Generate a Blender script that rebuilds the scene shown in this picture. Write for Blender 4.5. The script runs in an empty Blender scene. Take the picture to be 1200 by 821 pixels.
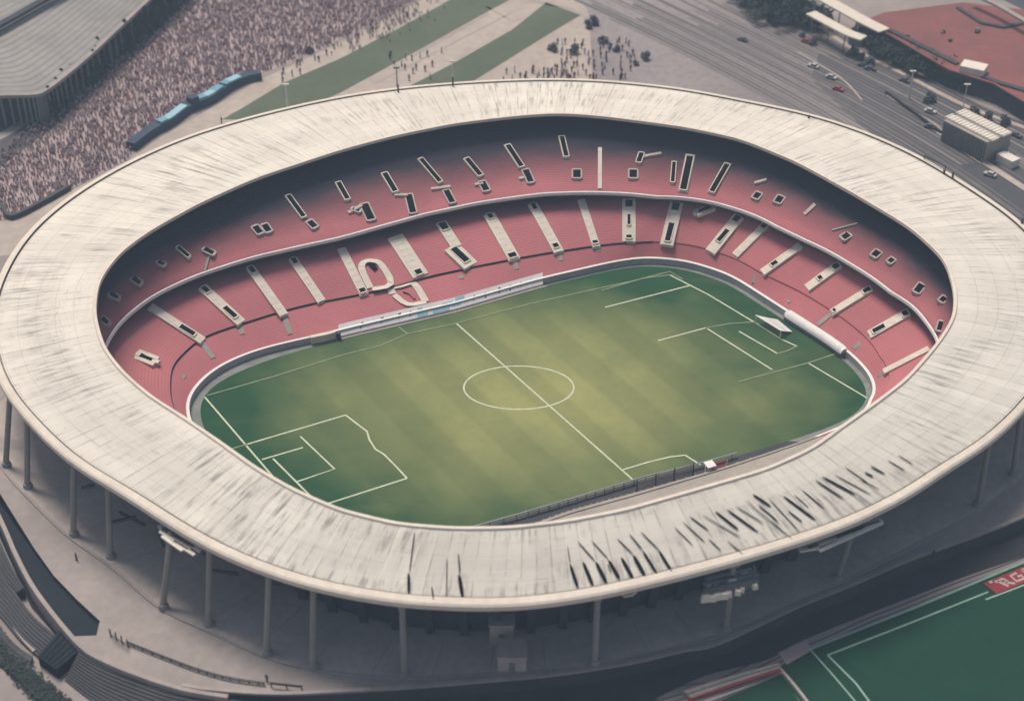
import bpy, bmesh, math, random
import numpy as np
from mathutils import Vector
random.seed(7); rng = np.random.default_rng(7)
S = bpy.context.scene
COL = S.collection
PI = math.pi
# ------------------------------------------------------------------ camera
TH = math.radians(36.0); D = 336.0; F = 1900.0          # F in photo pixels (photo 1200 x 821)
CAM = Vector((0, -D*math.cos(TH), D*math.sin(TH)))
FW = Vector((0, math.cos(TH), -math.sin(TH))); UP = Vector((0, math.sin(TH), math.cos(TH))); RT = Vector((1, 0, 0))
cd = bpy.data.cameras.new('camera'); cam = bpy.data.objects.new('camera', cd); COL.objects.link(cam)
cam.location = CAM; cam.rotation_euler = (PI/2 - TH, 0, 0)
cd.lens = 36.0*F/1200; cd.sensor_width = 36; cd.clip_end = 5000; cd.clip_start = 1
cd.dof.use_dof = True; cd.dof.focus_distance = 330; cd.dof.aperture_fstop = 0.036
S.camera = cam
HAZE = 0.00042
def at(px, py, z=0.0):
    """ground-survey helper: where the sight line through a photo point meets the level z"""
    d = FW*F + RT*(px-600) - UP*(py-410.5)
    t = (z - CAM.z)/d.z
    return CAM + d*t
# ------------------------------------------------------------------ tags
def tag(o, label=None, cat=None, group=None, kind=None):
    if label: o['label'] = label
    if cat: o['category'] = cat
    if group: o['group'] = group
    if kind: o['kind'] = kind
    return o
def empty(name, loc, label, cat, group=None, rz=0):
    o = bpy.data.objects.new(name, None); COL.objects.link(o); o.location = loc
    o.rotation_euler = (0, 0, rz); o.empty_display_size = 0.5
    return tag(o, label, cat, group)
# ------------------------------------------------------------------ materials
class NT:
    def __init__(s, m):
        s.t = m.node_tree; s.n = s.t.nodes; s.l = s.t.links
    def new(s, k, **kw):
        x = s.n.new(k)
        for a, b in kw.items(): setattr(x, a, b)
        return x
def base_mat(name, rough=0.85, spec=0.25):
    m = bpy.data.materials.new(name); m.use_nodes = True
    b = m.node_tree.nodes['Principled BSDF']; b.inputs['Roughness'].default_value = rough
    b.inputs['Specular IOR Level'].default_value = spec
    return m, NT(m), b
def rgb(c): return (c[0], c[1], c[2], 1)
def mixc(t, fac, a, b, mode='MIX'):
    x = t.new('ShaderNodeMix', data_type='RGBA', blend_type=mode)
    if isinstance(fac, (int, float)): x.inputs[0].default_value = fac
    else: t.l.new(fac, x.inputs[0])
    for i, v in ((6, a), (7, b)):
        if isinstance(v, tuple): x.inputs[i].default_value = rgb(v)
        else: t.l.new(v, x.inputs[i])
    return x.outputs[2]
def noise(t, vec, scale, detail=4, rough=0.6):
    x = t.new('ShaderNodeTexNoise'); x.inputs['Scale'].default_value = scale
    x.inputs['Detail'].default_value = detail; x.inputs['Roughness'].default_value = rough
    t.l.new(vec, x.inputs['Vector']); return x.outputs['Fac']
def ramp(t, v, a, b, lo=0.0, hi=1.0):
    x = t.new('ShaderNodeMapRange'); x.inputs[1].default_value = a; x.inputs[2].default_value = b
    x.inputs[3].default_value = lo; x.inputs[4].default_value = hi; x.clamp = True
    t.l.new(v, x.inputs[0]); return x.outputs[0]
def math_(t, op, a, b):
    x = t.new('ShaderNodeMath', operation=op)
    for i, v in ((0, a), (1, b)):
        if isinstance(v, (int, float)): x.inputs[i].default_value = v
        else: t.l.new(v, x.inputs[i])
    return x.outputs[0]
def scaled(t, vec, sx, sy, sz=1, rz=0):
    x = t.new('ShaderNodeMapping'); x.inputs['Scale'].default_value = (sx, sy, sz)
    x.inputs['Rotation'].default_value = (0, 0, rz)
    t.l.new(vec, x.inputs['Vector']); return x.outputs['Vector']
def simple(name, c1, c2=None, scale=0.3, rough=0.85, scale2=None, grime=None, spec=0.25, stretch=None):
    c2 = c2 or tuple(v*0.72 for v in c1)
    m, t, b = base_mat(name, rough, spec)
    g = t.new('ShaderNodeNewGeometry').outputs['Position']
    v = g if not stretch else scaled(t, g, *stretch)
    f = ramp(t, noise(t, v, scale, 6, 0.65), 0.33, 0.67)
    c = mixc(t, f, c1, c2)
    f2 = noise(t, g, scale2 or scale*6, 4, 0.7)
    c = mixc(t, ramp(t, f2, 0.35, 0.75, 0, 0.35), c, tuple(v*0.55 for v in c2))
    t.l.new(c, b.inputs['Base Color'])
    return m
M = {}
M['paving'] = simple('apron_paving', (0.41, 0.36, 0.335), (0.30, 0.262, 0.25), 0.06, scale2=0.5)
M['podium'] = simple('podium_paving', (0.56, 0.48, 0.44), (0.42, 0.37, 0.34), 0.09, scale2=0.7)
M['ground'] = simple('plaza_ground', (0.36, 0.31, 0.29), (0.28, 0.24, 0.23), 0.03, scale2=0.2)
M['beige'] = simple('beige_path', (0.50, 0.43, 0.375), (0.41, 0.35, 0.31), 0.05, scale2=0.4)
M['concrete'] = simple('weathered_concrete', (0.42, 0.38, 0.33), (0.33, 0.30, 0.27), 0.2)
M['col'] = simple('column_concrete', (0.36, 0.34, 0.31), (0.27, 0.26, 0.24), 0.4, stretch=(1, 1, .15))
M['kerb'] = simple('kerb_concrete', (0.42, 0.37, 0.34), (0.33, 0.29, 0.27), 0.15)
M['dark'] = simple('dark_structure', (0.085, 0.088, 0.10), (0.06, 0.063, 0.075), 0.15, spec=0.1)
M['gut'] = simple('gutter_dirt', (0.34, 0.31, 0.27), (0.24, 0.22, 0.19), 0.3)
M['hole'] = simple('dark_opening', (0.012, 0.012, 0.016), (0.008, 0.009, 0.012), 0.5, spec=0.0)
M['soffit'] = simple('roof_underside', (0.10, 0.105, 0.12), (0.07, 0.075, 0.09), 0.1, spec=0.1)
M['ramp'] = simple('sunken_ramp_asphalt', (0.028, 0.036, 0.046), (0.02, 0.027, 0.035), 0.08, spec=0.1)
M['road'] = simple('ring_road_asphalt', (0.062, 0.062, 0.070), (0.042, 0.043, 0.052), 0.04, scale2=0.3, spec=0.15)
M['white'] = simple('white_paint', (0.88, 0.86, 0.84), (0.80, 0.77, 0.75), 0.3)
M['cream'] = simple('cream_concrete', (0.78, 0.71, 0.60), (0.66, 0.60, 0.51), 0.6)
M['bcream'] = simple('rim_paint', (0.80, 0.72, 0.61), (0.70, 0.62, 0.53), 0.12)
M['teal'] = simple('teal_panel', (0.22, 0.42, 0.50), (0.16, 0.34, 0.43), 0.2)
M['ltblue'] = simple('pale_blue_panel', (0.36, 0.60, 0.68), (0.30, 0.53, 0.62), 0.2)
M['navy'] = simple('navy_panel', (0.07, 0.10, 0.145), (0.05, 0.075, 0.11), 0.2)
M['metal'] = simple('grey_metal', (0.25, 0.26, 0.27), (0.18, 0.19, 0.20), 0.5, rough=0.5)
M['dmetal'] = simple('dark_metal', (0.07, 0.075, 0.085), (0.05, 0.05, 0.06), 0.5, rough=0.6)
M['trunk'] = simple('tree_bark', (0.07, 0.055, 0.045), None, 2.0)
M['leaf'] = simple('dark_foliage', (0.035, 0.055, 0.045), (0.05, 0.075, 0.055), 0.8)
M['hedge'] = simple('hedge_foliage', (0.04, 0.055, 0.052), (0.03, 0.04, 0.04), 0.6)
M['redroof'] = simple('faded_red_roofing', (0.29, 0.105, 0.10), (0.19, 0.085, 0.083), 0.05, scale2=0.5)
M['greyroof'] = simple('grey_roofing', (0.46, 0.43, 0.40), (0.36, 0.34, 0.32), 0.06)
M['red'] = simple('red_board', (0.30, 0.045, 0.05), (0.24, 0.035, 0.04), 0.3)
M['pinklet'] = simple('pale_lettering', (0.52, 0.40, 0.38), (0.45, 0.33, 0.32), 0.8)
M['steps'] = simple('dark_stair_concrete', (0.085, 0.085, 0.095), (0.06, 0.062, 0.07), 0.15)
M['lawn'] = simple('park_lawn', (0.125, 0.15, 0.10), (0.095, 0.12, 0.08), 0.05, scale2=0.6)
M['track'] = simple('perimeter_track', (0.27, 0.28, 0.265), (0.18, 0.19, 0.185), 0.2)
M['plaza_red'] = simple('maroon_plaza', (0.46, 0.36, 0.355), (0.38, 0.29, 0.295), 0.05, scale2=0.5)
M['glass'] = simple('smoked_panel', (0.50, 0.50, 0.48), (0.40, 0.41, 0.40), 0.3, rough=0.3)
M['louvre'] = simple('louvre_cream', (0.85, 0.79, 0.70), (0.72, 0.66, 0.58), 0.8)

def make_roof_mat():
    m, t, b = base_mat('stained_roof_panels', 0.9, 0.15)
    uv = t.new('ShaderNodeUVMap').outputs[0]
    ca = (0.79, 0.745, 0.655); cb = (0.67, 0.63, 0.555)
    c = mixc(t, ramp(t, noise(t, scaled(t, uv, .03, .10), 1, 5), .35, .68), ca, cb)
    # per panel tone
    sx = t.new('ShaderNodeSeparateXYZ'); t.l.new(uv, sx.inputs[0])
    pn = math_(t, 'FLOOR', math_(t, 'MULTIPLY', sx.outputs[0], 0.42), 0)
    wn = t.new('ShaderNodeTexWhiteNoise', noise_dimensions='1D'); t.l.new(pn, wn.inputs['W'])
    c = mixc(t, math_(t, 'MULTIPLY', wn.outputs['Value'], 0.24), c, (0.44, 0.41, 0.36))
    # radial dark streaks in patches
    st = ramp(t, noise(t, scaled(t, uv, 1.1, .07), 1, 5, .62), .50, .66)
    msk = ramp(t, noise(t, scaled(t, uv, .022, .05), 1, 3), .44, .58)
    c = mixc(t, math_(t, 'MULTIPLY', math_(t, 'MULTIPLY', st, msk), 0.75), c, (0.17, 0.15, 0.14))
    # circumferential scribbles
    st2 = ramp(t, noise(t, scaled(t, uv, .10, 1.1), 3.1, 5, .65), .55, .70)
    msk2 = ramp(t, noise(t, scaled(t, uv, .018, .06), 2.3, 3), .50, .62)
    c = mixc(t, math_(t, 'MULTIPLY', math_(t, 'MULTIPLY', st2, msk2), 0.75), c, (0.20, 0.17, 0.15))
    # fine speckled grime
    gr = ramp(t, noise(t, uv, 1.3, 6, .75), .56, .74)
    gm = ramp(t, noise(t, uv, .09, 3), .45, .65)
    c = mixc(t, math_(t, 'MULTIPLY', math_(t, 'MULTIPLY', gr, gm), 0.7), c, (0.22, 0.19, 0.17))
    # panel joints
    fr = math_(t, 'FRACT', math_(t, 'MULTIPLY', sx.outputs[0], 0.42), 0)
    j = math_(t, 'LESS_THAN', fr, 0.10)
    jm = ramp(t, noise(t, scaled(t, uv, .15, .07), 1.7, 4), .42, .64, 0.03, .62)
    c = mixc(t, math_(t, 'MULTIPLY', j, jm), c, (0.25, 0.22, 0.20))
    fr2 = math_(t, 'FRACT', math_(t, 'MULTIPLY', sx.outputs[1], 0.19), 0)
    j2 = math_(t, 'LESS_THAN', fr2, 0.045)
    c = mixc(t, math_(t, 'MULTIPLY', j2, .22), c, (0.25, 0.22, 0.20))
    t.l.new(c, b.inputs['Base Color'])
    bp = t.new('ShaderNodeBump'); bp.inputs['Strength'].default_value = .4; bp.inputs['Distance'].default_value = .15
    t.l.new(noise(t, scaled(t, uv, .9, .12), 1, 4), bp.inputs['Height']); t.l.new(bp.outputs[0], b.inputs['Normal'])
    return m
M['roof'] = make_roof_mat()
def make_seat_mat(v0=None, v1=None, pmax=.95):
    m, t, b = base_mat('faded_red_seating', 0.8, 0.2)
    uv = t.new('ShaderNodeUVMap').outputs[0]
    c = mixc(t, ramp(t, noise(t, uv, .05, 4), .35, .65), (0.53, 0.175, 0.19), (0.44, 0.15, 0.165))
    c = mixc(t, ramp(t, noise(t, scaled(t, uv, .6, 1.5), 2.0, 4, .7), .45, .7, 0, .5), c, (0.46, 0.20, 0.205))
    sx = t.new('ShaderNodeSeparateXYZ'); t.l.new(uv, sx.inputs[0])
    fl = math_(t, 'LESS_THAN', math_(t, 'FRACT', math_(t, 'MULTIPLY', sx.outputs[0], 1.7), 0), .22)
    c = mixc(t, math_(t, 'MULTIPLY', fl, .16), c, (0.25, 0.09, 0.09))
    if v0 is not None:      # shade under roof and balcony, painted into the rear rows' seat colour
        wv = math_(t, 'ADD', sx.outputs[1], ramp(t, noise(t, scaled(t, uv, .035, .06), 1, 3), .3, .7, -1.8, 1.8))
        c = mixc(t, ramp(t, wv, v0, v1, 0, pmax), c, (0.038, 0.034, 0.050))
    t.l.new(c, b.inputs['Base Color']); return m
M['seat'] = make_seat_mat()
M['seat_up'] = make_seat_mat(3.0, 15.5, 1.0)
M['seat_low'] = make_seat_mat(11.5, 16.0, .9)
def make_turf():
    m, t, b = base_mat('mown_turf', 0.95, 0.1)
    g = t.new('ShaderNodeNewGeometry').outputs['Position']
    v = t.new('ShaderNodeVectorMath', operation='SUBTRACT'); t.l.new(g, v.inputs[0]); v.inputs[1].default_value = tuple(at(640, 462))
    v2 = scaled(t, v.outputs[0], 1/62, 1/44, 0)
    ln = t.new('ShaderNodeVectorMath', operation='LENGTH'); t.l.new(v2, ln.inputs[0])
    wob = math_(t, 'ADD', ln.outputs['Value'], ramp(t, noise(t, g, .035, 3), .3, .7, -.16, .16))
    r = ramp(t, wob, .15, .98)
    c = mixc(t, r, (0.32, 0.325, 0.13), (0.022, 0.080, 0.038))  # vignette painted into the turf hue: yellowish centre, darker green edges
    # mowing bands parallel to the goal lines
    a = at(534, 378); q = at(742, 562); dd = (q-a).normalized(); nx, ny = dd.y, -dd.x
    dt = t.new('ShaderNodeVectorMath', operation='DOT_PRODUCT'); t.l.new(g, dt.inputs[0]); dt.inputs[1].default_value = (nx, ny, 0)
    s = math_(t, 'SINE', math_(t, 'MULTIPLY', dt.outputs['Value'], 2*PI/13.0), 0)
    s = ramp(t, s, -.25, .25)
    c = mixc(t, math_(t, 'MULTIPLY', s, .16), c, (0.03, 0.06, 0.03))
    c = mixc(t, ramp(t, noise(t, g, .5, 6, .75), .4, .72, 0, .16), c, (0.05, 0.085, 0.04))
    c = mixc(t, ramp(t, noise(t, scaled(t, g, .03, .12), 1, 5, .7), .5, .72, 0, .14), c, (0.24, 0.25, 0.12))
    t.l.new(c, b.inputs['Base Color']); return m
M['turf'] = make_turf()
def make_turf2():
    m, t, b = base_mat('training_turf', 0.95, 0.1)
    g = t.new('ShaderNodeNewGeometry').outputs['Position']
    c = mixc(t, ramp(t, noise(t, g, .08, 4), .35, .65), (0.012, 0.062, 0.036), (0.010, 0.046, 0.029))
    s = math_(t, 'SINE', math_(t, 'MULTIPLY', (lambda d: (t.l.new(g, d.inputs[0]), setattr(d.inputs[1], 'default_value', (.75, .66, 0)), d.outputs['Value'])[2])(t.new('ShaderNodeVectorMath', operation='DOT_PRODUCT')), 2*PI/9), 0)
    c = mixc(t, ramp(t, s, -.3, .3, 0, .25), c, (0.012, 0.042, 0.03))
    c = mixc(t, ramp(t, noise(t, g, .8, 5, .7), .4, .7, 0, .3), c, (0.03, 0.07, 0.04))
    t.l.new(c, b.inputs['Base Color']); return m
M['turf2'] = make_turf2()
def make_lot():
    m, t, b = base_mat('rail_yard_ballast', 0.9, 0.15)
    g = t.new('ShaderNodeNewGeometry').outputs['Position']
    c = mixc(t, ramp(t, noise(t, g, .02, 4), .35, .65), (0.33, 0.29, 0.285), (0.25, 0.22, 0.225))
    c = mixc(t, ramp(t, noise(t, g, .6, 5, .7), .45, .7, 0, .35), c, (0.08, 0.075, 0.08))
    t.l.new(c, b.inputs['Base Color']); return m
M['lot'] = make_lot()
M['lot_dark'] = simple('yard_dark_asphalt', (0.105, 0.105, 0.115), (0.075, 0.078, 0.088), 0.03, scale2=.4)
M['lane'] = simple('worn_lane_strip', (0.125, 0.115, 0.12), (0.17, 0.155, 0.155), 0.04)
M['lane_l'] = simple('pale_lane_strip', (0.23, 0.205, 0.20), (0.20, 0.18, 0.18), 0.04)
def line_mat(name, c, under, k):
    m, t, b = base_mat(name, 0.9, 0.1)
    g = t.new('ShaderNodeNewGeometry').outputs['Position']
    cc = mixc(t, ramp(t, noise(t, g, .6, 5, .7), .35, .75, 0, k), c, under)
    t.l.new(cc, b.inputs['Base Color']); return m
M['line'] = line_mat('chalk_line', (0.62, 0.66, 0.50), (0.2, 0.25, 0.13), .5)
M['line_faint'] = line_mat('worn_chalk_line', (0.27, 0.32, 0.20), (0.1, 0.14, 0.07), .6)
M['line2'] = line_mat('training_chalk_line', (0.30, 0.42, 0.36), (0.1, 0.2, 0.15), .5)
def attr_mat(name):
    m, t, b = base_mat(name, 0.85, 0.15)
    a = t.new('ShaderNodeVertexColor', layer_name='tint'); t.l.new(a.outputs[0], b.inputs['Base Color']); return m
M['people'] = attr_mat('clothing_colours')
M['screen'] = simple('clear_panel', (0.42, 0.45, 0.43), (0.36, 0.39, 0.37), 0.3, rough=0.2); M['screen'].node_tree.nodes['Principled BSDF'].inputs['Alpha'].default_value = .4
# ------------------------------------------------------------------ mesh builder
class MB:
    def __init__(s): s.v = []; s.f = []; s.m = []
    def add(s, vs, fs, mi=0):
        o = len(s.v); s.v += [tuple(p) for p in vs]
        for f in fs: s.f.append(tuple(i+o for i in f)); s.m.append(mi)
    def box(s, c, sx, sy, sz, rz=0, mi=0, taper=1.0):
        """c = centre of the base"""
        ca, sa = math.cos(rz), math.sin(rz); vs = []
        for k, (zz, tp) in enumerate(((0, 1), (sz, taper))):
            for x, y in ((-1, -1), (1, -1), (1, 1), (-1, 1)):
                a, b = x*sx/2*tp, y*sy/2*tp
                vs.append((c[0]+a*ca-b*sa, c[1]+a*sa+b*ca, c[2]+zz))
        s.add(vs, [(3, 2, 1, 0), (4, 5, 6, 7), (0, 1, 5, 4), (1, 2, 6, 5), (2, 3, 7, 6), (3, 0, 4, 7)], mi)
    def bar(s, a, b, w, h=None, mi=0):
        a = Vector(a); b = Vector(b); h = h or w
        d = (b-a).normalized(); up = Vector((0, 0, 1)) if abs(d.z) < .95 else Vector((1, 0, 0))
        x = d.cross(up).normalized()*w/2; y = x.cross(d).normalized()*h/2
        vs = [p+q for p in (a, b) for q in (-x-y, x-y, x+y, -x+y)]
        s.add(vs, [(3, 2, 1, 0), (4, 5, 6, 7), (0, 1, 5, 4), (1, 2, 6, 5), (2, 3, 7, 6), (3, 0, 4, 7)], mi)
    def cyl(s, a, b, r0, r1=None, n=12, mi=0):
        a = Vector(a); b = Vector(b); r1 = r0 if r1 is None else r1
        d = (b-a).normalized(); up = Vector((0, 0, 1)) if abs(d.z) < .95 else Vector((1, 0, 0))
        x = d.cross(up).normalized(); y = x.cross(d)
        vs = [p + (x*math.cos(2*PI*i/n)+y*math.sin(2*PI*i/n))*r for p, r in ((a, r0), (b, r1)) for i in range(n)]
        s.add(vs, [(i, (i+1) % n, n+(i+1) % n, n+i) for i in range(n)] + [tuple(range(n-1, -1, -1)), tuple(range(n, 2*n))], mi)
    def prism(s, poly, z0, z1, mi=0, mtop=None):
        n = len(poly); ar = sum(poly[i][0]*poly[(i+1) % n][1]-poly[(i+1) % n][0]*poly[i][1] for i in range(n))
        if ar < 0: poly = poly[::-1]
        vs = [(p[0], p[1], z0) for p in poly]+[(p[0], p[1], z1) for p in poly]
        s.add(vs, [(i, (i+1) % n, n+(i+1) % n, n+i) for i in range(n)], mi)
        s.add(vs[n:], [tuple(range(n))], mi if mtop is None else mtop)
    def ribbon(s, pts, w, z=None, mi=0, h=0.0):
        """flat strip of width w along a polyline; h>0 makes it a kerb"""
        P = [Vector(p) for p in pts]; L = []; R = []
        for i, p in enumerate(P):
            d = (P[min(i+1, len(P)-1)]-P[max(i-1, 0)]); d.z = 0; d.normalize()
            nrm = Vector((-d.y, d.x, 0))*w/2
            a = p+nrm; b = p-nrm
            if z is not None: a.z = b.z = z
            L.append(a); R.append(b)
        n = len(P)
        if h <= 0:
            s.add(L+R, [(n+i, n+i+1, i+1, i) for i in range(n-1)], mi)
        else:
            up = Vector((0, 0, h)); vs = L+R+[a+up for a in L]+[b+up for b in R]
            fs = []
            for i in range(n-1):
                fs += [(3*n+i, 3*n+i+1, 2*n+i+1, 2*n+i), (i, 2*n+i, 2*n+i+1, i+1), (n+i, n+i+1, 3*n+i+1, 3*n+i)]
            fs += [(0, n, 3*n, 2*n), (n-1, 3*n-1, 4*n-1, 2*n-1)]
            s.add(vs, fs, mi)
    def build(s, name, mats, parent=None, smooth=False):
        me = bpy.data.meshes.new(name); me.from_pydata(s.v, [], s.f)
        mats = mats if isinstance(mats, (list, tuple)) else [mats]
        for m in mats: me.materials.append(M[m] if isinstance(m, str) else m)
        if len(mats) > 1: me.polygons.foreach_set('material_index', s.m)
        if smooth: me.polygons.foreach_set('use_smooth', [True]*len(s.f))
        bm = bmesh.new(); bm.from_mesh(me); bm.normal_update(); bm.to_mesh(me); bm.free()
        me.update()
        o = bpy.data.objects.new(name, me); COL.objects.link(o)
        if parent:
            o.parent = parent
            o.matrix_parent_inverse = PINV(parent)
        return o
def PINV(p):
    from mathutils import Matrix, Euler
    mw = Matrix.Translation(p.location) @ Euler(p.rotation_euler).to_matrix().to_4x4() if p.parent is None else None
    return mw.inverted() if mw else Matrix.Identity(4)
def LP(parent):   # parts built in the thing's own local frame
    return None
def local(o, parent):
    from mathutils import Matrix
    o.parent = parent; o.matrix_parent_inverse = Matrix.Identity(4); return o
def copy_thing(root, loc, rz=None, label=None, scale=None):
    r = root.copy(); COL.objects.link(r); r.location = loc
    if rz is not None: r.rotation_euler = (0, 0, rz)
    if label: r['label'] = label
    if scale: r.scale = scale
    for ch in root.children:
        c = ch.copy(); COL.objects.link(c); c.parent = r
        for g in ch.children:
            d = g.copy(); COL.objects.link(d); d.parent = c
    return r
def densify(pts, n=8):
    out = []; P = [Vector(p) for p in pts]
    for i in range(len(P)-1):
        p0 = P[max(i-1, 0)]; p1 = P[i]; p2 = P[i+1]; p3 = P[min(i+2, len(P)-1)]
        for k in range(n):
            u = k/n
            out.append(0.5*((2*p1)+(-p0+p2)*u+(2*p0-5*p1+4*p2-p3)*u*u+(-p0+3*p1-3*p2+p3)*u**3))
    out.append(P[-1]); return out
def pix(L, z=0.0): return [at(x, y, z) for x, y in L]
# ------------------------------------------------------------------ the stadium's plan curves
CX, CY = at(619, 500).x, at(619, 500).y
N = 720
PHI = np.arange(N)*2*PI/N
def polar(pts, z):
    out = []; q = []
    closed = math.hypot(pts[0][0]-pts[-1][0], pts[0][1]-pts[-1][1]) < 130
    for i in range(len(pts)-(0 if closed else 1)):
        a = pts[i]; b = pts[(i+1) % len(pts)]; q += [(a[0]+(b[0]-a[0])*k/5, a[1]+(b[1]-a[1])*k/5) for k in range(5)]
    if not closed: q.append(pts[-1])
    pts = q
    for x, y in pts:
        w = at(x, y, z); out.append((math.atan2(w.y-CY, w.x-CX) % (2*PI), math.hypot(w.x-CX, w.y-CY)))
    out.sort(); return np.array(out)
def gsm(r, deg):
    s = deg/360*N; k = int(s*3)+1; x = np.arange(-k, k+1); w = np.exp(-x*x/(2*s*s)); w /= w.sum()
    e = np.concatenate([r[-k:], r, r[:k]]); return np.convolve(e, w, 'valid')
def interp(a, b): return np.interp(PHI, np.concatenate([a-2*PI, a, a+2*PI]), np.concatenate([b, b, b]))
def curve(pts, z, sm=2.0, base=None):
    p = polar(pts, z)
    if base is None: return gsm(interp(p[:, 0], p[:, 1]), sm)
    rb = np.interp(p[:, 0], np.append(PHI, 2*PI), np.append(base, base[0]))
    return gsm(interp(p[:, 0], p[:, 1]/rb), sm)*base
ZI, ZO, ZB, ZX, ZW = 23.0, 17.0, 12.6, 3.8, 1.5
R_out = curve([(700,96),(800,106),(900,126),(947,135),(1013,156),(1080,186),(1133,219),(1200,263),(1240,312),(1256,370),(1240,432),(1200,484),(1155,527),(1113,549),(1073,580),(1000,617),(933,640),(867,660),(800,678),(717,698),(647,710),(587,715),(533,714),(467,710),(400,699),(350,687),(300,670),(240,643),(187,610),(143,580),(83,546),(43,507),(0,457),(-14,410),(-14,360),(0,324),(20,288),(50,256),(100,220),(150,192),(217,162),(306,136),(400,115),(480,104),(560,98),(630,95)], ZO, 3.5)
R_in = curve([(533,145),(600,137),(650,133),(700,136),(800,149),(867,163),(933,190),(1000,227),(1067,267),(1107,304),(1118,341),(1117,371),(1097,402),(1060,444),(1020,474),(987,497),(950,524),(897,548),(800,576),(733,595),(667,608),(600,616),(533,617),(467,612),(400,596),(345,572),(303,548),(260,517),(213,485),(180,465),(147,437),(123,407),(112,367),(116,330),(140,297),(174,272),(233,239),(300,209),(400,176),(460,160)], ZI, 2.0)
R_bal = curve([(123,404),(147,371),(183,344),(233,321),(300,300),(400,278),(500,250),(567,236),(633,227),(683,225),(733,226),(800,234),(867,246),(927,273),(967,293),(1017,326),(1067,356),(1090,383),(1100,401)], ZB, 2.0, R_in)
R_G = curve([(233,485),(238,461),(267,441),(317,421),(400,397),(533,366),(633,337),(717,317),(750,311),(800,315),(850,331),(910,370),(980,415),(1007,440),(1019,462),(1012,480),(990,494),(900,523),(820,546),(747,563),(600,607),(520,630),(450,645),(370,632),(300,585),(252,530)], 0.0, 2.6)
R_W = curve([(217,471),(230,452),(253,430),(300,410),(357,397),(400,388),(533,357),(633,329),(717,309),(750,305),(800,310),(850,324),(913,363),(983,409),(1013,440),(1024,461),(1018,480),(1003,492),(945,514),(850,546),(747,576),(667,598),(600,622),(520,650),(450,663),(370,648),(290,600),(240,535)], ZW, 3.2)
R_W = np.maximum(R_W, R_G+1.2)
R_X = curve([(205,425),(237,396),(283,381),(320,369),(365,357),(400,351),(460,338),(500,326),(560,313),(617,302),(655,296),(700,289),(738,285),(780,288),(830,297),(893,322),(940,344),(980,369),(1015,396),(1035,426)], ZX, 2.0, R_in)
R_X = np.maximum(R_X, R_W+3.0)
R_bal = np.maximum(R_bal, R_X+6)
R_up = R_in+np.minimum(5.0, .24*(R_out-R_in))
R_lowback = np.maximum(R_bal+5.0, R_X+9)
def PT(r, z, i): return (CX+r*math.cos(PHI[i]), CY+r*math.sin(PHI[i]), z)
def rad(R, phi): return float(np.interp(phi % (2*PI), np.append(PHI, 2*PI), np.append(R, R[0])))
def loft(name, rings, mats, parent, mid=None, uvmode=True, smooth=False, seg=None, skipf=None):
    """rings: list of (R array, z or z array). Quads between successive rings; UV = metres (along, across)"""
    nr = len(rings); idx = np.arange(N) if seg is None else seg
    closed = seg is None; n = len(idx)
    V = np.zeros((nr, n, 3))
    for k, (R, z) in enumerate(rings):
        V[k, :, 0] = CX+R[idx]*np.cos(PHI[idx]); V[k, :, 1] = CY+R[idx]*np.sin(PHI[idx]); V[k, :, 2] = z if np.isscalar(z) else z[idx]
    me = bpy.data.meshes.new(name)
    F_ = []; MI = []
    ns = n if closed else n-1
    for k in range(nr-1):
        for i in range(ns):
            j = (i+1) % n
            F_.append((k*n+i, (k+1)*n+i, (k+1)*n+j, k*n+j)); MI.append(0 if mid is None else mid(k, idx[i]))
    me.from_pydata(V.reshape(-1, 3).tolist(), [], F_)
    for m in mats: me.materials.append(M[m])
    me.polygons.foreach_set('material_index', MI)
    if smooth: me.polygons.foreach_set('use_smooth', [True]*len(F_))
    if uvmode:
        mr = rings[nr//2][0]; X = CX+mr*np.cos(PHI); Y = CY+mr*np.sin(PHI)
        ds = np.hypot(np.roll(X, -1)-X, np.roll(Y, -1)-Y); A = np.concatenate([[0], np.cumsum(ds)])
        acc = np.zeros(nr)
        for k in range(1, nr):
            acc[k] = acc[k-1]+np.linalg.norm(V[k, n//4]-V[k-1, n//4])
        uvl = me.uv_layers.new(name='UVMap'); uv = []
        for k in range(nr-1):
            for i in range(ns):
                a, b2 = A[idx[i]], A[idx[i]+1]
                uv += [a, acc[k], a, acc[k+1], b2, acc[k+1], b2, acc[k]]
        uvl.data.foreach_set('uv', uv)
    me.update()
    o = bpy.data.objects.new(name, me); COL.objects.link(o)
    if parent: o.parent = parent; o.matrix_parent_inverse = PINV(parent)
    return o
# ------------------------------------------------------------------ stadium
stad = empty('football_stadium', (CX, CY, 0), 'large oval football stadium with stained cream ring roof and two tiers of faded red seats', 'stadium')
NT_ = 26
rings = []
zr = lambda t: ZI-0.25 + (ZO+0.9-(ZI-0.25))*t**1.06
jit = rng.normal(0, .035, N); jit = np.repeat(jit[::3], 3)[:N]
for k in range(NT_+1):
    t = k/NT_
    R = R_in+0.7 + (R_out-2.0-R_in-0.7)*t
    rings.append((R, zr(t)+jit*(1 if 0 < k < NT_ else 0)+np.zeros(N)))
loft('roof', rings, ['roof'], stad)
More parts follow.
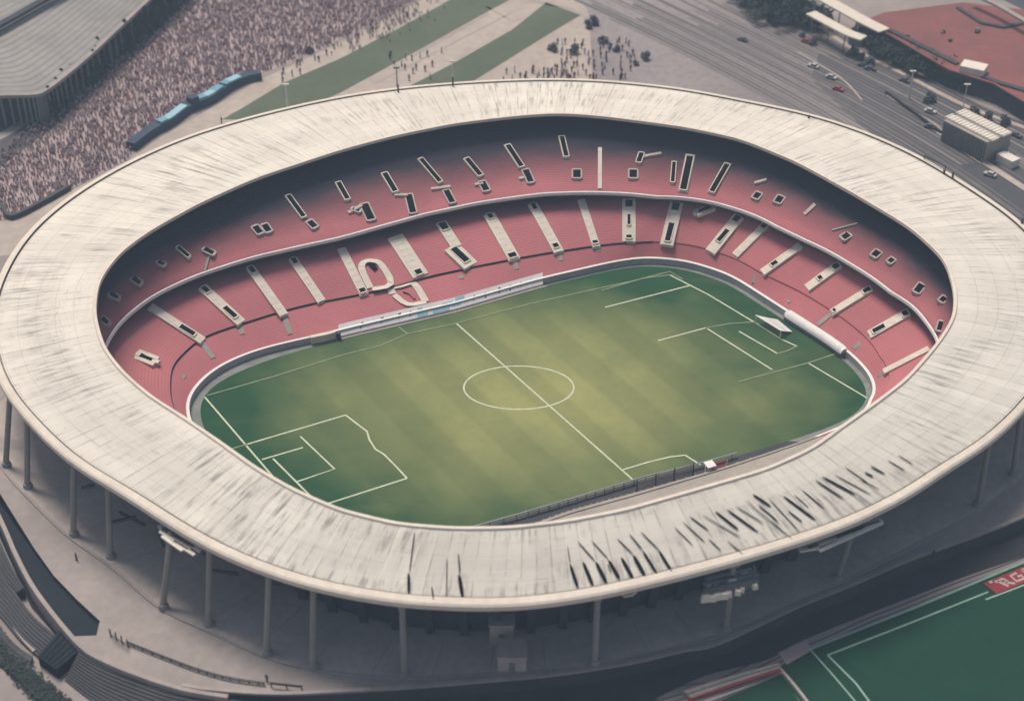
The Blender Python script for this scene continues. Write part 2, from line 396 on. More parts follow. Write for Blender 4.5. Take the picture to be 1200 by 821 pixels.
# outer rim: gutter groove, lip and fascia; inner rim: lip and drop; soffit
loft('gutter', [(R_out-2.0, ZO+0.9), (R_out-2.0, ZO+0.55), (R_out-1.6, ZO+0.55), (R_out-1.6, ZO+1.15)], ['gut'], stad)
loft('roof_rim', [(R_out-1.6, ZO+1.15), (R_out-0.35, ZO+0.95), (R_out, ZO+0.65), (R_out+.04, ZO-0.2), (R_out-.6, ZO-0.3)], ['bcream'], stad)
loft('roof_edge', [(R_in+.7, ZI-.25), (R_in+.62, ZI+.12), (R_in, ZI+.12), (R_in-.05, ZI-.55), (R_in+.7, ZI-.6)], ['bcream'], stad)
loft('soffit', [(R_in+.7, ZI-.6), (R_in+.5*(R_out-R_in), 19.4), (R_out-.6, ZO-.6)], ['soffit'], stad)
def zrow(z0, z1, k, n): return z0+(z1-z0)*k/n
def tier(name, Ra, za, Rb, zb, nrow, mats, mid=None):
    rg = []
    for k in range(nrow):
        r0 = Ra+(Rb-Ra)*k/nrow; r1 = Ra+(Rb-Ra)*(k+1)/nrow
        z = zrow(za, zb, k, nrow); z1 = zrow(za, zb, k+1, nrow)
        rg += [(r0, z), (r0+(r1-r0)*.38, z+(z1-z)*.22), (r0+(r1-r0)*.70, z+(z1-z)*.72), (r1-(r1-r0)*.02, z+(z1-z)*.86)]
    rg.append((Rb, zb))
    return loft(name, rg, mats, stad, mid)
near = lambda i: PHI[i] > PI*1.02 and PHI[i] < PI*1.97
TIERS = {'front': (R_W+.5, ZW-.2, R_X, ZX), 'lower': (R_X, ZX+.5, R_lowback, 12.0), 'upper': (R_bal+.35, ZB-.9, R_up, 20.4)}
def tier_low_fix():
    # lower tier passes 3 m below the balcony edge
    k = (R_bal-R_X)/(R_lowback-R_X)
    return ZX+.5+(9.4-ZX-.95)/k
zl = tier_low_fix(); zl = np.clip(zl, 9.5, 12.0)
TIERS['lower'] = (R_X, ZX+.5+np.zeros(N), R_lowback, zl)
tier('front_seating', R_W+.5, ZW-.2, R_X-.25, ZX, 11, ['seat', 'concrete'], lambda k, i: 1 if near(i) else 0)
loft('walkway_step', [(R_X-.25, ZX), (R_X-.2, ZX+.05), (R_X-.05, ZX+.05), (R_X, ZX+.5)], ['dark', 'seat'], stad, lambda k, i: 0 if PHI[i] > PI*.36 else 1)
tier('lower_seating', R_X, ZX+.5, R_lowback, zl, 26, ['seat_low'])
loft('concourse_wall', [(R_lowback, zl), (R_lowback+.05, 12.0+np.zeros(N)), (R_bal+.3, ZB-1.2)], ['dark'], stad)
loft('balcony_fascia', [(R_bal+.3, ZB-1.2), (R_bal, ZB-.7), (R_bal-.05, ZB-.45), (R_bal+.05, ZB), (R_bal+.4, ZB+.03), (R_bal+.45, ZB-.9)], ['cream', 'white', 'dark'], stad, lambda k, i: 1 if 1 <= k <= 3 else 2)
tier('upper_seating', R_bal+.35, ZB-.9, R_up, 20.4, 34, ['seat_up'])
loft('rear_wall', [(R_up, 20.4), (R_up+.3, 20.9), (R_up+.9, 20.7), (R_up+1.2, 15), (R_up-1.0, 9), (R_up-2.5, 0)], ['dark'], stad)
loft('perimeter_wall', [(R_W-.05, 0), (R_W-.05, ZW+.02), (R_W+.6, ZW+.04), (R_W+.65, ZW-.4)], ['glass', 'white', 'concrete'], stad, lambda k, i: 0 if k == 0 else (2 if near(i) else 1))
loft('moat', [(R_G, .02), (R_W-.05, .025)], ['track', 'dark'], stad, lambda k, i: 1 if near(i) else 0, uvmode=False)
def loc_on(px, py, which):
    """meet the sight line with a raked tier: returns point, phi, t"""
    Ra, za, Rb, zb = TIERS[which]; z = float(np.mean(za))+3
    for _ in range(40):
        w = at(px, py, z); ph = math.atan2(w.y-CY, w.x-CX); r = math.hypot(w.x-CX, w.y-CY)
        a, b = rad(Ra, ph), rad(Rb, ph)
        A = za if np.isscalar(za) else rad(za, ph); B = zb if np.isscalar(zb) else rad(zb, ph)
        t = min(max((r-a)/(b-a), -.05), 1.0); z = z*.4+(A+(B-A)*t)*.6
    w = at(px, py, z); return Vector((w.x, w.y, z)), ph, t
def roof_pt(px, py, dz=.06):
    z = 20.0
    for _ in range(40):
        w = at(px, py, z); ph = math.atan2(w.y-CY, w.x-CX); r = math.hypot(w.x-CX, w.y-CY)
        a, b = rad(R_in, ph)+.7, rad(R_out, ph)-2.0; t = min(max((r-a)/(b-a), 0), 1); z = z*.4+zr(t)*.6
    w = at(px, py, z); return Vector((w.x, w.y, z+dz))
def slab(mb, A, B, w, h, mi=0, lift=0.0):
    """box-like strip lying on the rake from A to B"""
    A = Vector(A); B = Vector(B); d = B-A; dh = Vector((d.x, d.y, 0)).normalized(); n = Vector((-dh.y, dh.x, 0))*w/2
    lo = Vector((0, 0, -.3+lift)); up = Vector((0, 0, h+lift))
    vs = [A+n+lo, A-n+lo, B-n+lo, B+n+lo, A+n+up, A-n+up, B-n+up, B+n+up]
    mb.add(vs, [(0, 1, 2, 3), (7, 6, 5, 4), (0, 4, 5, 1), (1, 5, 6, 2), (2, 6, 7, 3), (3, 7, 4, 0)], mi)
M['aisle'] = M['cream']
M['worn'] = simple('worn_concrete_surround', (0.56, 0.49, 0.43), (0.38, 0.33, 0.30), 0.9)
def aisle(which, p0, p1, wpx, holes=(), fade=False, mat='aisle'):
    A = loc_on(*p0, which)[0]; B = loc_on(*p1, which)[0]
    w = wpx/5.0
    mb = MB(); slab(mb, A, B, w, .30)
    nst = max(4, int((B-A).length/0.8))
    for k in range(0, nst, 2):      # treads stand a little proud
        a = A.lerp(B, k/nst); b = A.lerp(B, (k+1)/nst); slab(mb, a, b, w*.55, .04, 0, .30)
    o = mb.build('aisle_stair', mat, stad)
    for (ta, tb, wk) in holes:
        vom(A.lerp(B, ta), A.lerp(B, tb), w*min(wk*1.35, .7), .38, .2)
    return o
def vom(A, B, w, lift=.45, frame=.45, mat='cream', fh=.55):
    mb = MB(); slab(mb, A, B, w, .05, 0, lift)
    A = Vector(A); B = Vector(B); dh = Vector((B.x-A.x, B.y-A.y, 0)).normalized(); n = Vector((-dh.y, dh.x, 0))
    fr = MB(); h = lift+.1
    for s in (-1, 1): slab(fr, A+n*s*(w/2+frame/2)-dh*frame, B+n*s*(w/2+frame/2)+dh*frame, frame, h)
    for P, s in ((A, -1), (B, 1)): slab(fr, P+dh*s*.02, P+dh*s*(frame*1.6), w+.02, h)
    o = fr.build('vomitory', mat, stad)
    mb.build('opening', 'hole', o)
    return o
L = 'lower'
for a in [
    ((176,360),(238,400),11,[(.58,.84,.42)]), ((237,337),(283,379),12,[(.02,.16,.35),(.58,.86,.36)]),
    ((293,314),(333,370),10,[(.0,.12,.4)]), ((343,304),(377,354),10,[(.0,.12,.4)]),
    ((400,292),(427,346),10,[(.88,.96,.5)]), ((463,278),(493,324),19,[(.86,.97,.3)]),
    ((517,262),(535,290),13,[(.02,.3,.5)]), ((529,290),(552,312),21,[(.1,.8,.3)]),
    ((573,252),(603,305),14,[(.0,.1,.3),(.87,.96,.5)]), ((624,240),(655,296),12,[(.0,.12,.3),(.84,.92,.4)]),
    ((681,235),(699,290),9,[(.88,.94,.5)]), ((737,234),(737,284),15,[(.04,.2,.4),(.38,.62,.16),(.86,.93,.3)]),
    ((793,238),(781,288),15,[(.03,.2,.4),(.5,.92,.3)]), ((866,254),(832,296),14,[(.02,.16,.4),(.40,.72,.3)]),
    ((898,263),(861,300),10,[(.02,.14,.5)]), ((938,288),(893,320),11,[(.62,.76,.4)]),
    ((984,310),(945,338),12,[(.05,.2,.5),(.55,.65,.4)]), ((1021,338),(974,367),10,[(.04,.2,.5),(.9,.96,.4)]),
    ((1065,366),(1018,393),12,[(.04,.16,.5),(.62,.9,.4)]), ((1088,409),(1035,436),7,[])]:
    aisle(L, a[0], a[1], a[2], a[3])
# odd concrete surrounds that the photo shows on the lower bowl
def drape(which, P, w, lift, name, mat, parent=None):
    Q = [loc_on(x, y, which)[0]+Vector((0, 0, lift)) for x, y in P]; mb = MB()
    mb.ribbon(densify(Q, 3), w, None, 0, .12); return mb.build(name, mat, parent or stad)
o = drape(L, [(434,338),(424,316),(427,307),(437,306),(447,311),(458,333),(436,339)], 1.5, .1, 'vomitory', 'cream')
drape(L, [(432,308),(441,317)], 1.1, .26, 'opening', 'hole', o)
drape('front', [(460,345),(459,338),(470,335),(485,333),(499,354)], 1.6, .1, 'painted_surround', 'cream')
drape('front', [(462,346),(478,357),(499,354)], 1.4, .1, 'painted_surround', 'cream')
drape('front', [(472,342),(480,345),(486,351)], .5, .3, 'painted_surround', 'seat')
v0 = loc_on(832, 243, L)[0]; v1 = loc_on(819, 250, L)[0]; vom(v0, v1, 1.2, .35, .8)
v0 = loc_on(165, 417, L)[0]; v1 = loc_on(178, 424, L)[0]; vom(v0, v1, 1.0, .35, 1.0)
for p, q in [((188,430),(217,443)), ((237,402),(250,420)), ((280,380),(284,392)), ((333,371),(340,392)), ((536,314),(541,327)), ((603,306),(605,316)), ((655,297),(657,306)),
             ((700,290),(701,296)), ((885,322),(884,332)), ((945,340),(922,354)), ((973,369),(958,381)), ((1015,396),(1000,409)), ((1035,438),(1030,443))]:
    A = loc_on(*p, 'front')[0]; B = loc_on(*q, 'front')[0]; mb = MB(); slab(mb, A, B, 1.1, .2); mb.build('gangway', 'col', stad)
U = 'upper'
def uv_strip(p, q, w=8): aisle(U, p, q, w, [(.06, .95, .5)], mat='worn')
for p, q, w in [((337,229),(357,257),8),((396,214),(408,236),8),((450,203),(464,227),9),((492,186),(517,216),8),((546,186),(564,208),9),((594,170),(612,198),9),((658,160),(664,186),8),
                ((752,180),(748,192),8),((809,182),(800,226),11),((790,190),(788,216),6),((853,192),(833,228),9),((208,290),(222,303),7)]: uv_strip(p, q, w)
for p, q, w in [((479,229),(484,250),1.4),((523,224),(530,238),1.3),((565,214),(570,224),1.5),((616,200),(622,214),1.4),((676,200),(676,209),1.7),((742,200),(742,209),1.7),
                ((889,227),(885,233),1.4),((915,231),(911,238),1.5),((994,275),(988,280),1.6),((1029,295),(1024,301),1.5),((1046,304),(1042,308),1.2),((1080,334),(1074,343),1.4),((1107,349),(1103,354),1.2),((1104,378),(1101,388),1.2),
                ((240,292),(250,298),1.3),((186,307),(192,311),1.2),((156,326),(164,333),1.4),((129,344),(138,350),1.5),((120,373),(126,380),1.2),((299,266),(305,274),1.4),((310,264),(315,272),1.4),((363,260),(369,267),1.4),((427,240),(435,258),1.7),((414,245),(421,248),1.0)]:
    vom(loc_on(*p, U)[0], loc_on(*q, U)[0], w, .2, .34, 'worn', .35)
mb = MB(); slab(mb, loc_on(703, 174, U)[0], loc_on(703, 222, U)[0], .9, .3)
mb.build('aisle_stair', 'cream', stad)
for p, q in [((753,184),(775,180)),((942,252),(955,240)),((462,229),(478,229)),((505,222),(528,219)),((608,210),(616,208)),((556,217),(566,215)),((884,215),(898,211)),((408,250),(424,241))]:
    A = loc_on(*p, U)[0]; B = loc_on(*q, U)[0]; mb = MB(); slab(mb, A, B, .9, .28); mb.build('parapet', 'worn', stad)
# thin gangways between upper blocks
for p, q in [((245,300),(240,318)),((1005,262),(975,270))]:
    mb = MB(); slab(mb, loc_on(*p, U)[0], loc_on(*q, U)[0], .5, .2); mb.build('gangway', 'col', stad)
# roof slits (open joints between panels)
SL = [((668,662),(677,689),3.6),((683,659),(695,687),4),((698,659),(711,684),4.2),((713,657),(726,679),4.2),((728,654),(742,679),4.2),((742,651),(756,676),4.4),((753,646),(770,673),3.2),((772,646),(787,670),3.4),
      ((677,635),(697,658),1.5),((693,634),(713,656),1.3),((723,632),(742,650),1.5),((737,626),(753,645),1.5),((751,624),(772,645),1.5),((665,640),(668,661),1.0),
      ((479,672),(479,696),3),((486,623),(480,671),1.2),((538,674),(542,700),4),((537,649),(539,673),1.4),
      ((808,606),(830,622),1.8),((823,604),(867,630),1.3),((838,600),(865,621),3),((852,598),(888,624),2.8),((862,594),(895,614),1.5),((873,587),(928,632),1.2),((882,580),(903,594),3.4),((900,584),(937,624),1.2),
      ((918,582),(955,610),3.4),((923,599),(940,612),2),((955,563),(988,585),2.4),((963,559),(1002,580),3.2),((978,557),(1020,580),1.6),((1013,554),(1023,559),2.6),((1020,547),(1037,556),2.4),((1007,562),(1030,574),1.5),
      ((830,632),(845,646),1.4),((790,618),(812,640),1.2),((800,612),(826,636),1.4),((940,575),(966,597),1.6),((990,548),(1016,566),1.6),((930,580),(948,596),1.3),((888,592),(912,612),1.8),((712,662),(716,672),1.2),((1040,540),(1060,552),1.6),((1052,534),(1070,545),1.4),((852,634),(870,650),1.2),((506,688),(508,703),1.5),((524,655),(523,700),1.0)]
for a, b, w in SL:
    P = [roof_pt(a[0]+(b[0]-a[0])*u, a[1]+(b[1]-a[1])*u, .24) for u in (0, .15, .4, .6, .85, 1)]
    W = [.25, .85, 1, 1, .9, .35]; mb = MB(); d = (P[-1]-P[0]); d.z = 0; d.normalize(); n = Vector((-d.y, d.x, 0)); ww = w/6.0*.46
    vs = [p+n*ww*k for p, k in zip(P, W)]+[p-n*ww*k for p, k in zip(P, W)]
    mb.add(vs, [(6+i, 7+i, i+1, i) for i in range(5)]); mb.build('roof_slit', 'hole', stad)
# columns under the rim, each with capital and brace back to the wall
cols = [(-28,505),(8,545),(33,570),(87,626),(130,652),(192,711),(245,731),(313,765),(367,780),(474,790),(697,776),(851,737),(982,677),(1146,592),(1187,556),(1225,520)]
for cxp, cyp in cols:
    b = at(cxp, cyp, .3); ph = math.atan2(b.y-CY, b.x-CX); ci, si = math.cos(ph), math.sin(ph)
    ro = rad(R_out, ph)-2.0; top = Vector((CX+ro*ci, CY+ro*si, ZO-.9))
    mb = MB(); mb.cyl(b, (b.x, b.y, 1.2), .95, .8, 14); mb.cyl((b.x, b.y, 1.2), top-(top-Vector((b.x, b.y, top.z)))*.3-Vector((0, 0, .4)), .56, .5, 14)
    mb.bar((CX+(ro+1.4)*ci, CY+(ro+1.4)*si, ZO-1.0), (CX+(ro-9)*ci, CY+(ro-9)*si, ZO+.9), .6, .9)
    mb.build('column', 'col', stad)
# inner piers and raking ribs below the stand
for k in range(64):
    ph = 2*PI*k/64; ci, si = math.cos(ph), math.sin(ph); r = rad(R_up, ph)
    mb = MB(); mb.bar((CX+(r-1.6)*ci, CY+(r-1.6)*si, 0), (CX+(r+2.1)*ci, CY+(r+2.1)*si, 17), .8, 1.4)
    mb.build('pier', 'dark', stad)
# low cross beams seen under the rim on the left
for p, q, z0, z1 in [((250,668),(278,672),4,6),((140,600),(170,615),5,5),((96,572),(110,568),12,13),((130,612),(160,605),8,8)]:
    mb = MB(); mb.bar(at(*p, z0), at(*q, z1), .5, .5); mb.build('brace', 'dark', stad)
# ------------------------------------------------------------------ ground levels
GZ = -3.0
mb = MB(); mb.prism([(-2500, -1500), (2500, -1500), (2500, 4000), (-2500, 4000)], GZ-.5, GZ)
tag(mb.build('ground', 'ground'), kind='structure')
def smooth_pts(L, z, n=6): return densify(pix(L, z), n)
edge_near = smooth_pts([(84,745),(110,767),(150,785),(213,805),(267,812),(330,815),(400,812),(480,807),(563,800),(650,792),(740,778),(800,764),(843,755),(933,713),(1000,686),(1067,657),(1200,607),(1330,540)], 0)
edge_left = [Vector(p) for p in pix([(-200,330),(-120,440),(-60,510),(0,578),(40,642),(63,674),(90,702),(117,727),(113,744)], 0)]
far = []
for i in range(0, N//2, 10):
    far.append(Vector(PT(R_out[i]+9, 0, i)))
apron_poly = edge_left + edge_near + [p for p in far if p.y > edge_near[-1].y+5]
mb = MB(); mb.prism([(p.x, p.y) for p in apron_poly], GZ, 0, 1, 0)
tag(mb.build('pavement', ['paving', 'steps']), kind='structure')
# podium the columns stand on
pod = curve([(x+(x-600)*.012, y+5) for x, y in cols[1:]]+[(a, b) for a, b in []], .3, 2.5, R_out)
pod = np.where((PHI > PI*.98) | (PHI < .0), pod, R_out-2)
loft('podium', [(R_up-2.6, .29), (gsm(pod, 2), .30), (gsm(pod, 2)+.05, .01)], ['podium'], None, uvmode=False)
pd = bpy.data.objects['podium']; pd.name = 'podium_pavement'; tag(pd, kind='structure')
kerb = MB()
seg = [i for i in range(N) if PI*1.0 < PHI[i] < PI*2]
ps = gsm(pod, 2)
kerb.ribbon([PT(ps[i]-.2, .304, i) for i in seg], .55)
tag(kerb.build('podium_kerb', 'kerb'), kind='structure')
# apron edge kerb (raised)
mb = MB(); mb.ribbon([p+Vector((0, .3, 0)) for p in edge_near[3*6:]], .7, 0, 0, .45); tag(mb.build('apron_kerb', 'kerb'), kind='structure')
# paving details: expansion joints
mb = MB()
for k in range(46):
    ph = PI+PI*k/45; r0, r1 = rad(R_up, ph)+1, rad(ps, ph)-.6
    if k % 2: mb.ribbon([(CX+r0*math.cos(ph), CY+r0*math.sin(ph), .305), (CX+r1*math.cos(ph), CY+r1*math.sin(ph), .305)], .12)
tag(mb.build('paving_joint', 'col'), kind='structure')
# sunken ramp floor and boundary wall, lower left
rampf = pix([(-60,520),(0,560),(60,640),(125,700),(140,745),(113,765),(84,765),(37,712),(0,630),(-60,560)], GZ)
mb = MB(); mb.prism([(p.x, p.y) for p in rampf], GZ-.1, GZ+.03); tag(mb.build('ramp_floor', 'ramp'), kind='structure')
mb = MB(); mb.prism([(p.x, p.y) for p in pix([(-10,575),(42,650),(66,682),(118,728),(113,744),(84,744),(37,684),(-10,590)], -1.2)], -2.9, -1.2)
tag(mb.build('ramp_surface', 'ramp'), kind='structure')
wl = smooth_pts([(-60,480),(0,607),(18,648),(37,684),(60,716),(84,745),(96,757),(110,767),(150,785),(213,806),(267,815)], .9)
mb = MB(); mb.ribbon(wl, .75, GZ, 0, 3.9)
tag(mb.build('boundary_wall', 'kerb'), 'pale curved concrete wall beside the dark sunken ramp at lower left', 'wall')
# stepped terraces outside the wall
def terrace(name, A, B, z0, z1, n, label, mats=('steps', 'steps')):
    """A: upper edge px list, B: lower edge px list (same count)"""
    a = smooth_pts(A, z0, 5); b = smooth_pts(B, z1, 5); m = len(a); mb = MB()
    rows = []
    for k in range(n+1):
        rows.append([Vector((a[i].x+(b[i].x-a[i].x)*k/n, a[i].y+(b[i].y-a[i].y)*k/n, 0)) for i in range(m)])
    vs = []; fs = []
    for k in range(n):
        z = z0+(z1-z0)*k/n
        for rr, zz in ((rows[k], z), (rows[k+1], z)): vs += [(p.x, p.y, zz) for p in rr]
    for r in range(2*n-1):
        for i in range(m-1): fs.append((r*m+i, (r+1)*m+i, (r+1)*m+i+1, r*m+i+1))
    base = len(vs); vs += [(p.x, p.y, GZ-.1) for p in rows[n]]
    for i in range(m-1): fs.append(((2*n-1)*m+i, base+i, base+i+1, (2*n-1)*m+i+1))
    # closed ends
    for i in (0, m-1):
        for r in range(0, 2*n-1, 2):
            o = len(vs); vs += [vs[r*m+i], vs[(r+1)*m+i], (vs[(r+1)*m+i][0], vs[(r+1)*m+i][1], GZ-.1), (vs[r*m+i][0], vs[r*m+i][1], GZ-.1)]
            fs.append((o, o+1, o+2, o+3))
    mb.add(vs, fs); o = mb.build(name, mats[0]); tag(o, label, 'steps'); return o
terrace('stepped_terrace', [(92,764),(118,778),(160,794),(205,810),(267,819),(345,824)], [(76,797),(112,824),(160,848),(220,862),(300,868),(380,862)], -.1, -2.9, 11, 'wide dark curved steps below the wall, right of the black block')
terrace('stepped_terrace', [(-14,655),(15,690),(40,722),(66,744)], [(-30,690),(0,722),(25,752),(52,775)], -.8, -2.6, 8, 'dark curved steps between the pale wall and the black block')
terrace('stepped_terrace', [(-20,595),(-4,625),(12,660),(28,688)], [(-40,640),(-24,668),(-8,690),(14,700)], -.5, -2.4, 8, 'grey steps high up at the left picture edge beside the pale wall')
terrace('stepped_terrace', [(-30,700),(0,735),(20,756),(38,768)], [(-45,730),(-15,765),(6,785),(30,800)], -2.0, -2.8, 4, 'lowest narrow dark steps at the bottom left corner')
mb = MB(); mb.prism([(p.x, p.y) for p in pix([(70,738),(98,757),(66,784),(44,768)], -.7)], GZ, -.7)
for k in range(5):
    a = at(72+k*5, 741+k*4, -.7); b = at(48+k*4, 768+k*3, -.7); mb.bar(a+Vector((0, 0, .05)), b+Vector((0, 0, .05)), .25, .2)
tag(mb.build('stair_block', 'ramp'), 'black rectangular stair housing butted against the pale wall', 'stair housing')
mb = MB(); mb.ribbon(smooth_pts([(-30,645),(0,700),(20,738),(40,762)], -2.2), .6, -2.6, 0, .4)
mb.ribbon(smooth_pts([(-20,715),(0,745),(30,780),(75,830)], GZ), 1.6, GZ+.02, 0, .1)
tag(mb.build('footpath', 'kerb'), kind='structure')
mb = MB(); hp = smooth_pts([(-20,735),(0,760),(25,788),(50,812),(75,835)], GZ, 10)
for p in hp:
    for _ in range(60):
        q = p+Vector((random.uniform(-1.8, 1.8), random.uniform(-1.5, 1.5), random.uniform(.1, 1.0))); a = random.uniform(0, PI); s = .28
        v = Vector((math.cos(a)*s, math.sin(a)*s, random.uniform(-.1, .1))); w = Vector((-math.sin(a)*s, math.cos(a)*s, random.uniform(-.15, .15)))
        mb.add([q-v, q+w, q+v, q-w], [(0, 1, 2, 3)])
hr = hp
mb.ribbon(hr, 2.8, GZ, 0, .75)
tag(mb.build('hedge', 'hedge'), 'long dark clipped hedge crossing the bottom left corner', 'hedge')
# ring road
rd_up = smooth_pts([(190,850),(330,835),(480,822),(563,815),(650,806),(740,792),(800,780),(843,770),(933,728),(1000,700),(1067,672),(1200,622),(1330,556)], GZ)
rd_lo = smooth_pts([(1360,600),(1200,652),(1110,683),(945,748),(900,772),(830,790),(780,812),(700,850),(400,900)], GZ)
mb = MB(); mb.prism([(p.x, p.y+1.0) for p in rd_up]+[(p.x, p.y) for p in rd_lo], GZ-.2, GZ+.02)
tag(mb.build('road', 'road'), kind='structure')
mb = MB()
for off in (2.6, 4.4, 6.0, 7.1, 8.3): mb.ribbon([p-Vector((0, off+.2*math.sin(i*.7), 0)) for i, p in enumerate(rd_up[12:-2])], .22, GZ+.03)
tag(mb.build('lane_marking', 'road'), kind='structure')
# ------------------------------------------------------------------ main pitch
mb = MB(); mb.prism([PT(R_G[i]+.05, 0, i)[:2] for i in range(0, N, 3)], -.3, .03)
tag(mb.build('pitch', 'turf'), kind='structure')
def lines(name, items, w, mat, z=.04):
    mb = MB()
    for k, L_ in enumerate(items):
        zz = z+.004*k
        P = pix(L_, zz)
        mb.ribbon(P, w)
    return tag(mb.build(name, mat), kind='structure')
circ = [(608+64.5*math.cos(2*PI*k/64), 454+25.3*math.sin(2*PI*k/64)) for k in range(65)]
lines('touchline', [[(240,465),(312,549),(330,570)], [(534,378),(742,562)], circ, [(290,520),(405,486)], [(405,486),(418,496),(430,505),(433,515),(440,526),(450,532),(462,544),(477,560)], [(477,560),(383,590)],
      [(307,538),(355,524)], [(352,511),(392,549),(348,564)], [(320,537),(365,582)], [(785,322),(830,345),(885,378),(915,397),(935,406)], [(947,425),(1016,466)],
      [(771,399),(827,384)], [(829,385),(905,433)], [(866,388),(911,414)], [(709,360),(810,334)], [(730,550),(760,541),(785,535),(803,533),(822,545)]], .36, 'line')
lines('worn_line', [[(243,463),(320,441),(400,416),(445,405),(477,391),(533,379)], [(533,379),(620,356),(700,338),(760,325),(785,322)], [(865,447),(947,425),(983,413)], [(827,384),(855,379),(885,377)], [(911,414),(922,411),(935,405)],
      [(757,325),(785,318),(800,327)], [(467,383),(478,391)], [(290,520),(243,534)], [(705,340),(757,325)]], .34, 'line_faint', .11)
# perimeter rails on the near side
rail = empty('pitch_railing', at(747, 563), 'grey post and rail barrier along the near touchline', 'railing')
seg = [i for i in range(N) if 1.22*PI < PHI[i] < 1.93*PI]
mb = MB(); mb.ribbon([PT(R_G[i]+.5, 1.1, i) for i in seg], .35, None, 0, .12); mb.ribbon([PT(R_G[i]+.5, .55, i) for i in seg], .15, None, 0, .08)
mb.build('rail', 'metal', rail)
for i in seg[::9]:
    mb = MB(); mb.box(PT(R_G[i]+.5, 0, i), .16, .16, 1.1); mb.build('post', 'metal', rail)
mb = MB()
for i in seg[::5]: mb.bar(PT(R_W[i]-.2, .1, i), PT(R_W[i]-.2, 1.5, i), .25)
mb.build('moat_buttress', 'col', stad)
# glazed screen and dugout near the halfway line
sc = empty('glazed_screen', at(745, 566), 'tall translucent grey screen on the near touchline beside the halfway line', 'screen')
a = at(746, 577, .1); b = at(812, 556, .1)
mb = MB(); mb.bar(a+Vector((0, 0, 1.4)), b+Vector((0, 0, 1.4)), .08, 2.8); mb.build('panel', 'screen', sc)
for u in (0, .33, .66, 1):
    p = a.lerp(b, u); mb = MB(); mb.box(p-Vector((0, 0, .1)), .22, .22, 3.2); mb.build('post', 'dmetal', sc)
dg = empty('dugout', at(836, 554), 'small white roofed dugout with red trim by the near touchline', 'dugout')
a = at(826, 556, 0); b = at(851, 549, 0); d = (b-a).normalized(); n = Vector((-d.y, d.x, 0))
mb = MB(); mb.bar(a+Vector((0, 0, 2.3)), a.lerp(b, .4)+Vector((0, 0, 2.3)), 1.8, .15); mb.build('canopy', 'white', dg)
mb = MB(); mb.bar(a.lerp(b, .3)+Vector((0, 0, 2.0)), b+Vector((0, 0, 2.0)), .3, .3); mb.bar(a.lerp(b, .3)+Vector((0, 0, .8)), b+Vector((0, 0, .8)), .3, .2); mb.build('trim', 'red', dg)
for u in (.0, .4, 1): mb = MB(); mb.box(a.lerp(b, u), .2, .2, 2.1); mb.build('post', 'white', dg)
mb = MB(); mb.bar(a+n*-.8+Vector((0, 0, .6)), b+n*-.8+Vector((0, 0, .6)), .5, .4); mb.build('bench', 'navy', dg)
# white hoarding on the far touchline
def along(px0, px1, n, z, ring, off):
    p0 = at(*px0, z); p1 = at(*px1, z); a0 = math.atan2(p0.y-CY, p0.x-CX) % (2*PI); a1 = math.atan2(p1.y-CY, p1.x-CX) % (2*PI)
    out = []
    for k in range(n+1):
        ph = a0+(a1-a0)*k/n; r = rad(ring, ph)+off; out.append(Vector((CX+r*math.cos(ph), CY+r*math.sin(ph), 0)))
    return out
hd = empty('advertising_hoarding', at(515, 370), 'long white advertising hoarding with pale blue patches along the far touchline', 'hoarding')
pl = along((392,394), (636,336), 60, .2, R_G, .35)
mb = MB(); n = len(pl)
vs = [(p.x, p.y, .15) for p in pl]+[(p.x, p.y+.05, .55) for p in pl]+[(p.x-.0, p.y+2.2, 2.1) for p in pl]
fs = [(i, i+1, n+i+1, n+i) for i in range(n-1)]+[(n+i, n+i+1, 2*n+i+1, 2*n+i) for i in range(n-1)]
mb.add(vs, fs); mb.build('board', 'white', hd)
def hpt(u, v):    # u along 0..1, v up the sloped face 0..1
    k = min(int(u*(n-1)), n-2); f = u*(n-1)-k; p = pl[k].lerp(pl[k+1], f)
    return Vector((p.x, p.y+.05+2.15*v, .59+1.55*v))
def patch(mb, u0, u1, v0, v1):
    mb.add([hpt(u0, v0), hpt(u1, v0), hpt(u1, v1), hpt(u0, v1)], [(0, 1, 2, 3)])
for u0, u1, v0, v1 in [(.36,.385,.0,.8),(.385,.415,.0,.45),(.44,.49,.0,.4),(.475,.53,.0,.6),(.49,.545,.3,.7),(.56,.61,.5,.95),(.545,.59,.2,.6)]:
    mb = MB(); patch(mb, u0, u1, v0, v1); mb.build('blue_patch', 'ltblue', hd)
for u in (.09, .095, .18, .185, .262, .268, .32, .325, .66, .72, .725, .79, .795, .845, .85, .9):
    mb = MB(); v = random.uniform(.15, .3); patch(mb, u, u+.0035, v, v+.45)
    if random.random() < .6: patch(mb, u+.0035, u+.009, v+.3, v+.45)
    mb.build('mark', 'dmetal', hd)
mb = MB(); pl2 = along((392,395), (640,337), 40, 0, R_G, -.1); mb.ribbon(pl2, .5, .03, 0, .12); mb.build('base_rail', 'kerb', hd)
h2 = empty('advertising_hoarding', at(378, 396), 'short cream advertising hoarding left of the long white one', 'hoarding')
pq = along((357,399), (388,393), 10, .5, R_W, -.7); mb = MB(); mb.ribbon([p+Vector((0, .3, 0)) for p in pq], .9, .2, 0, 1.7); mb.build('board', 'cream', h2)
mb = MB(); mb.box(pq[-1]+Vector((.8, 0, .1)), .8, .8, 1.6); mb.build('post', 'dmetal', h2)
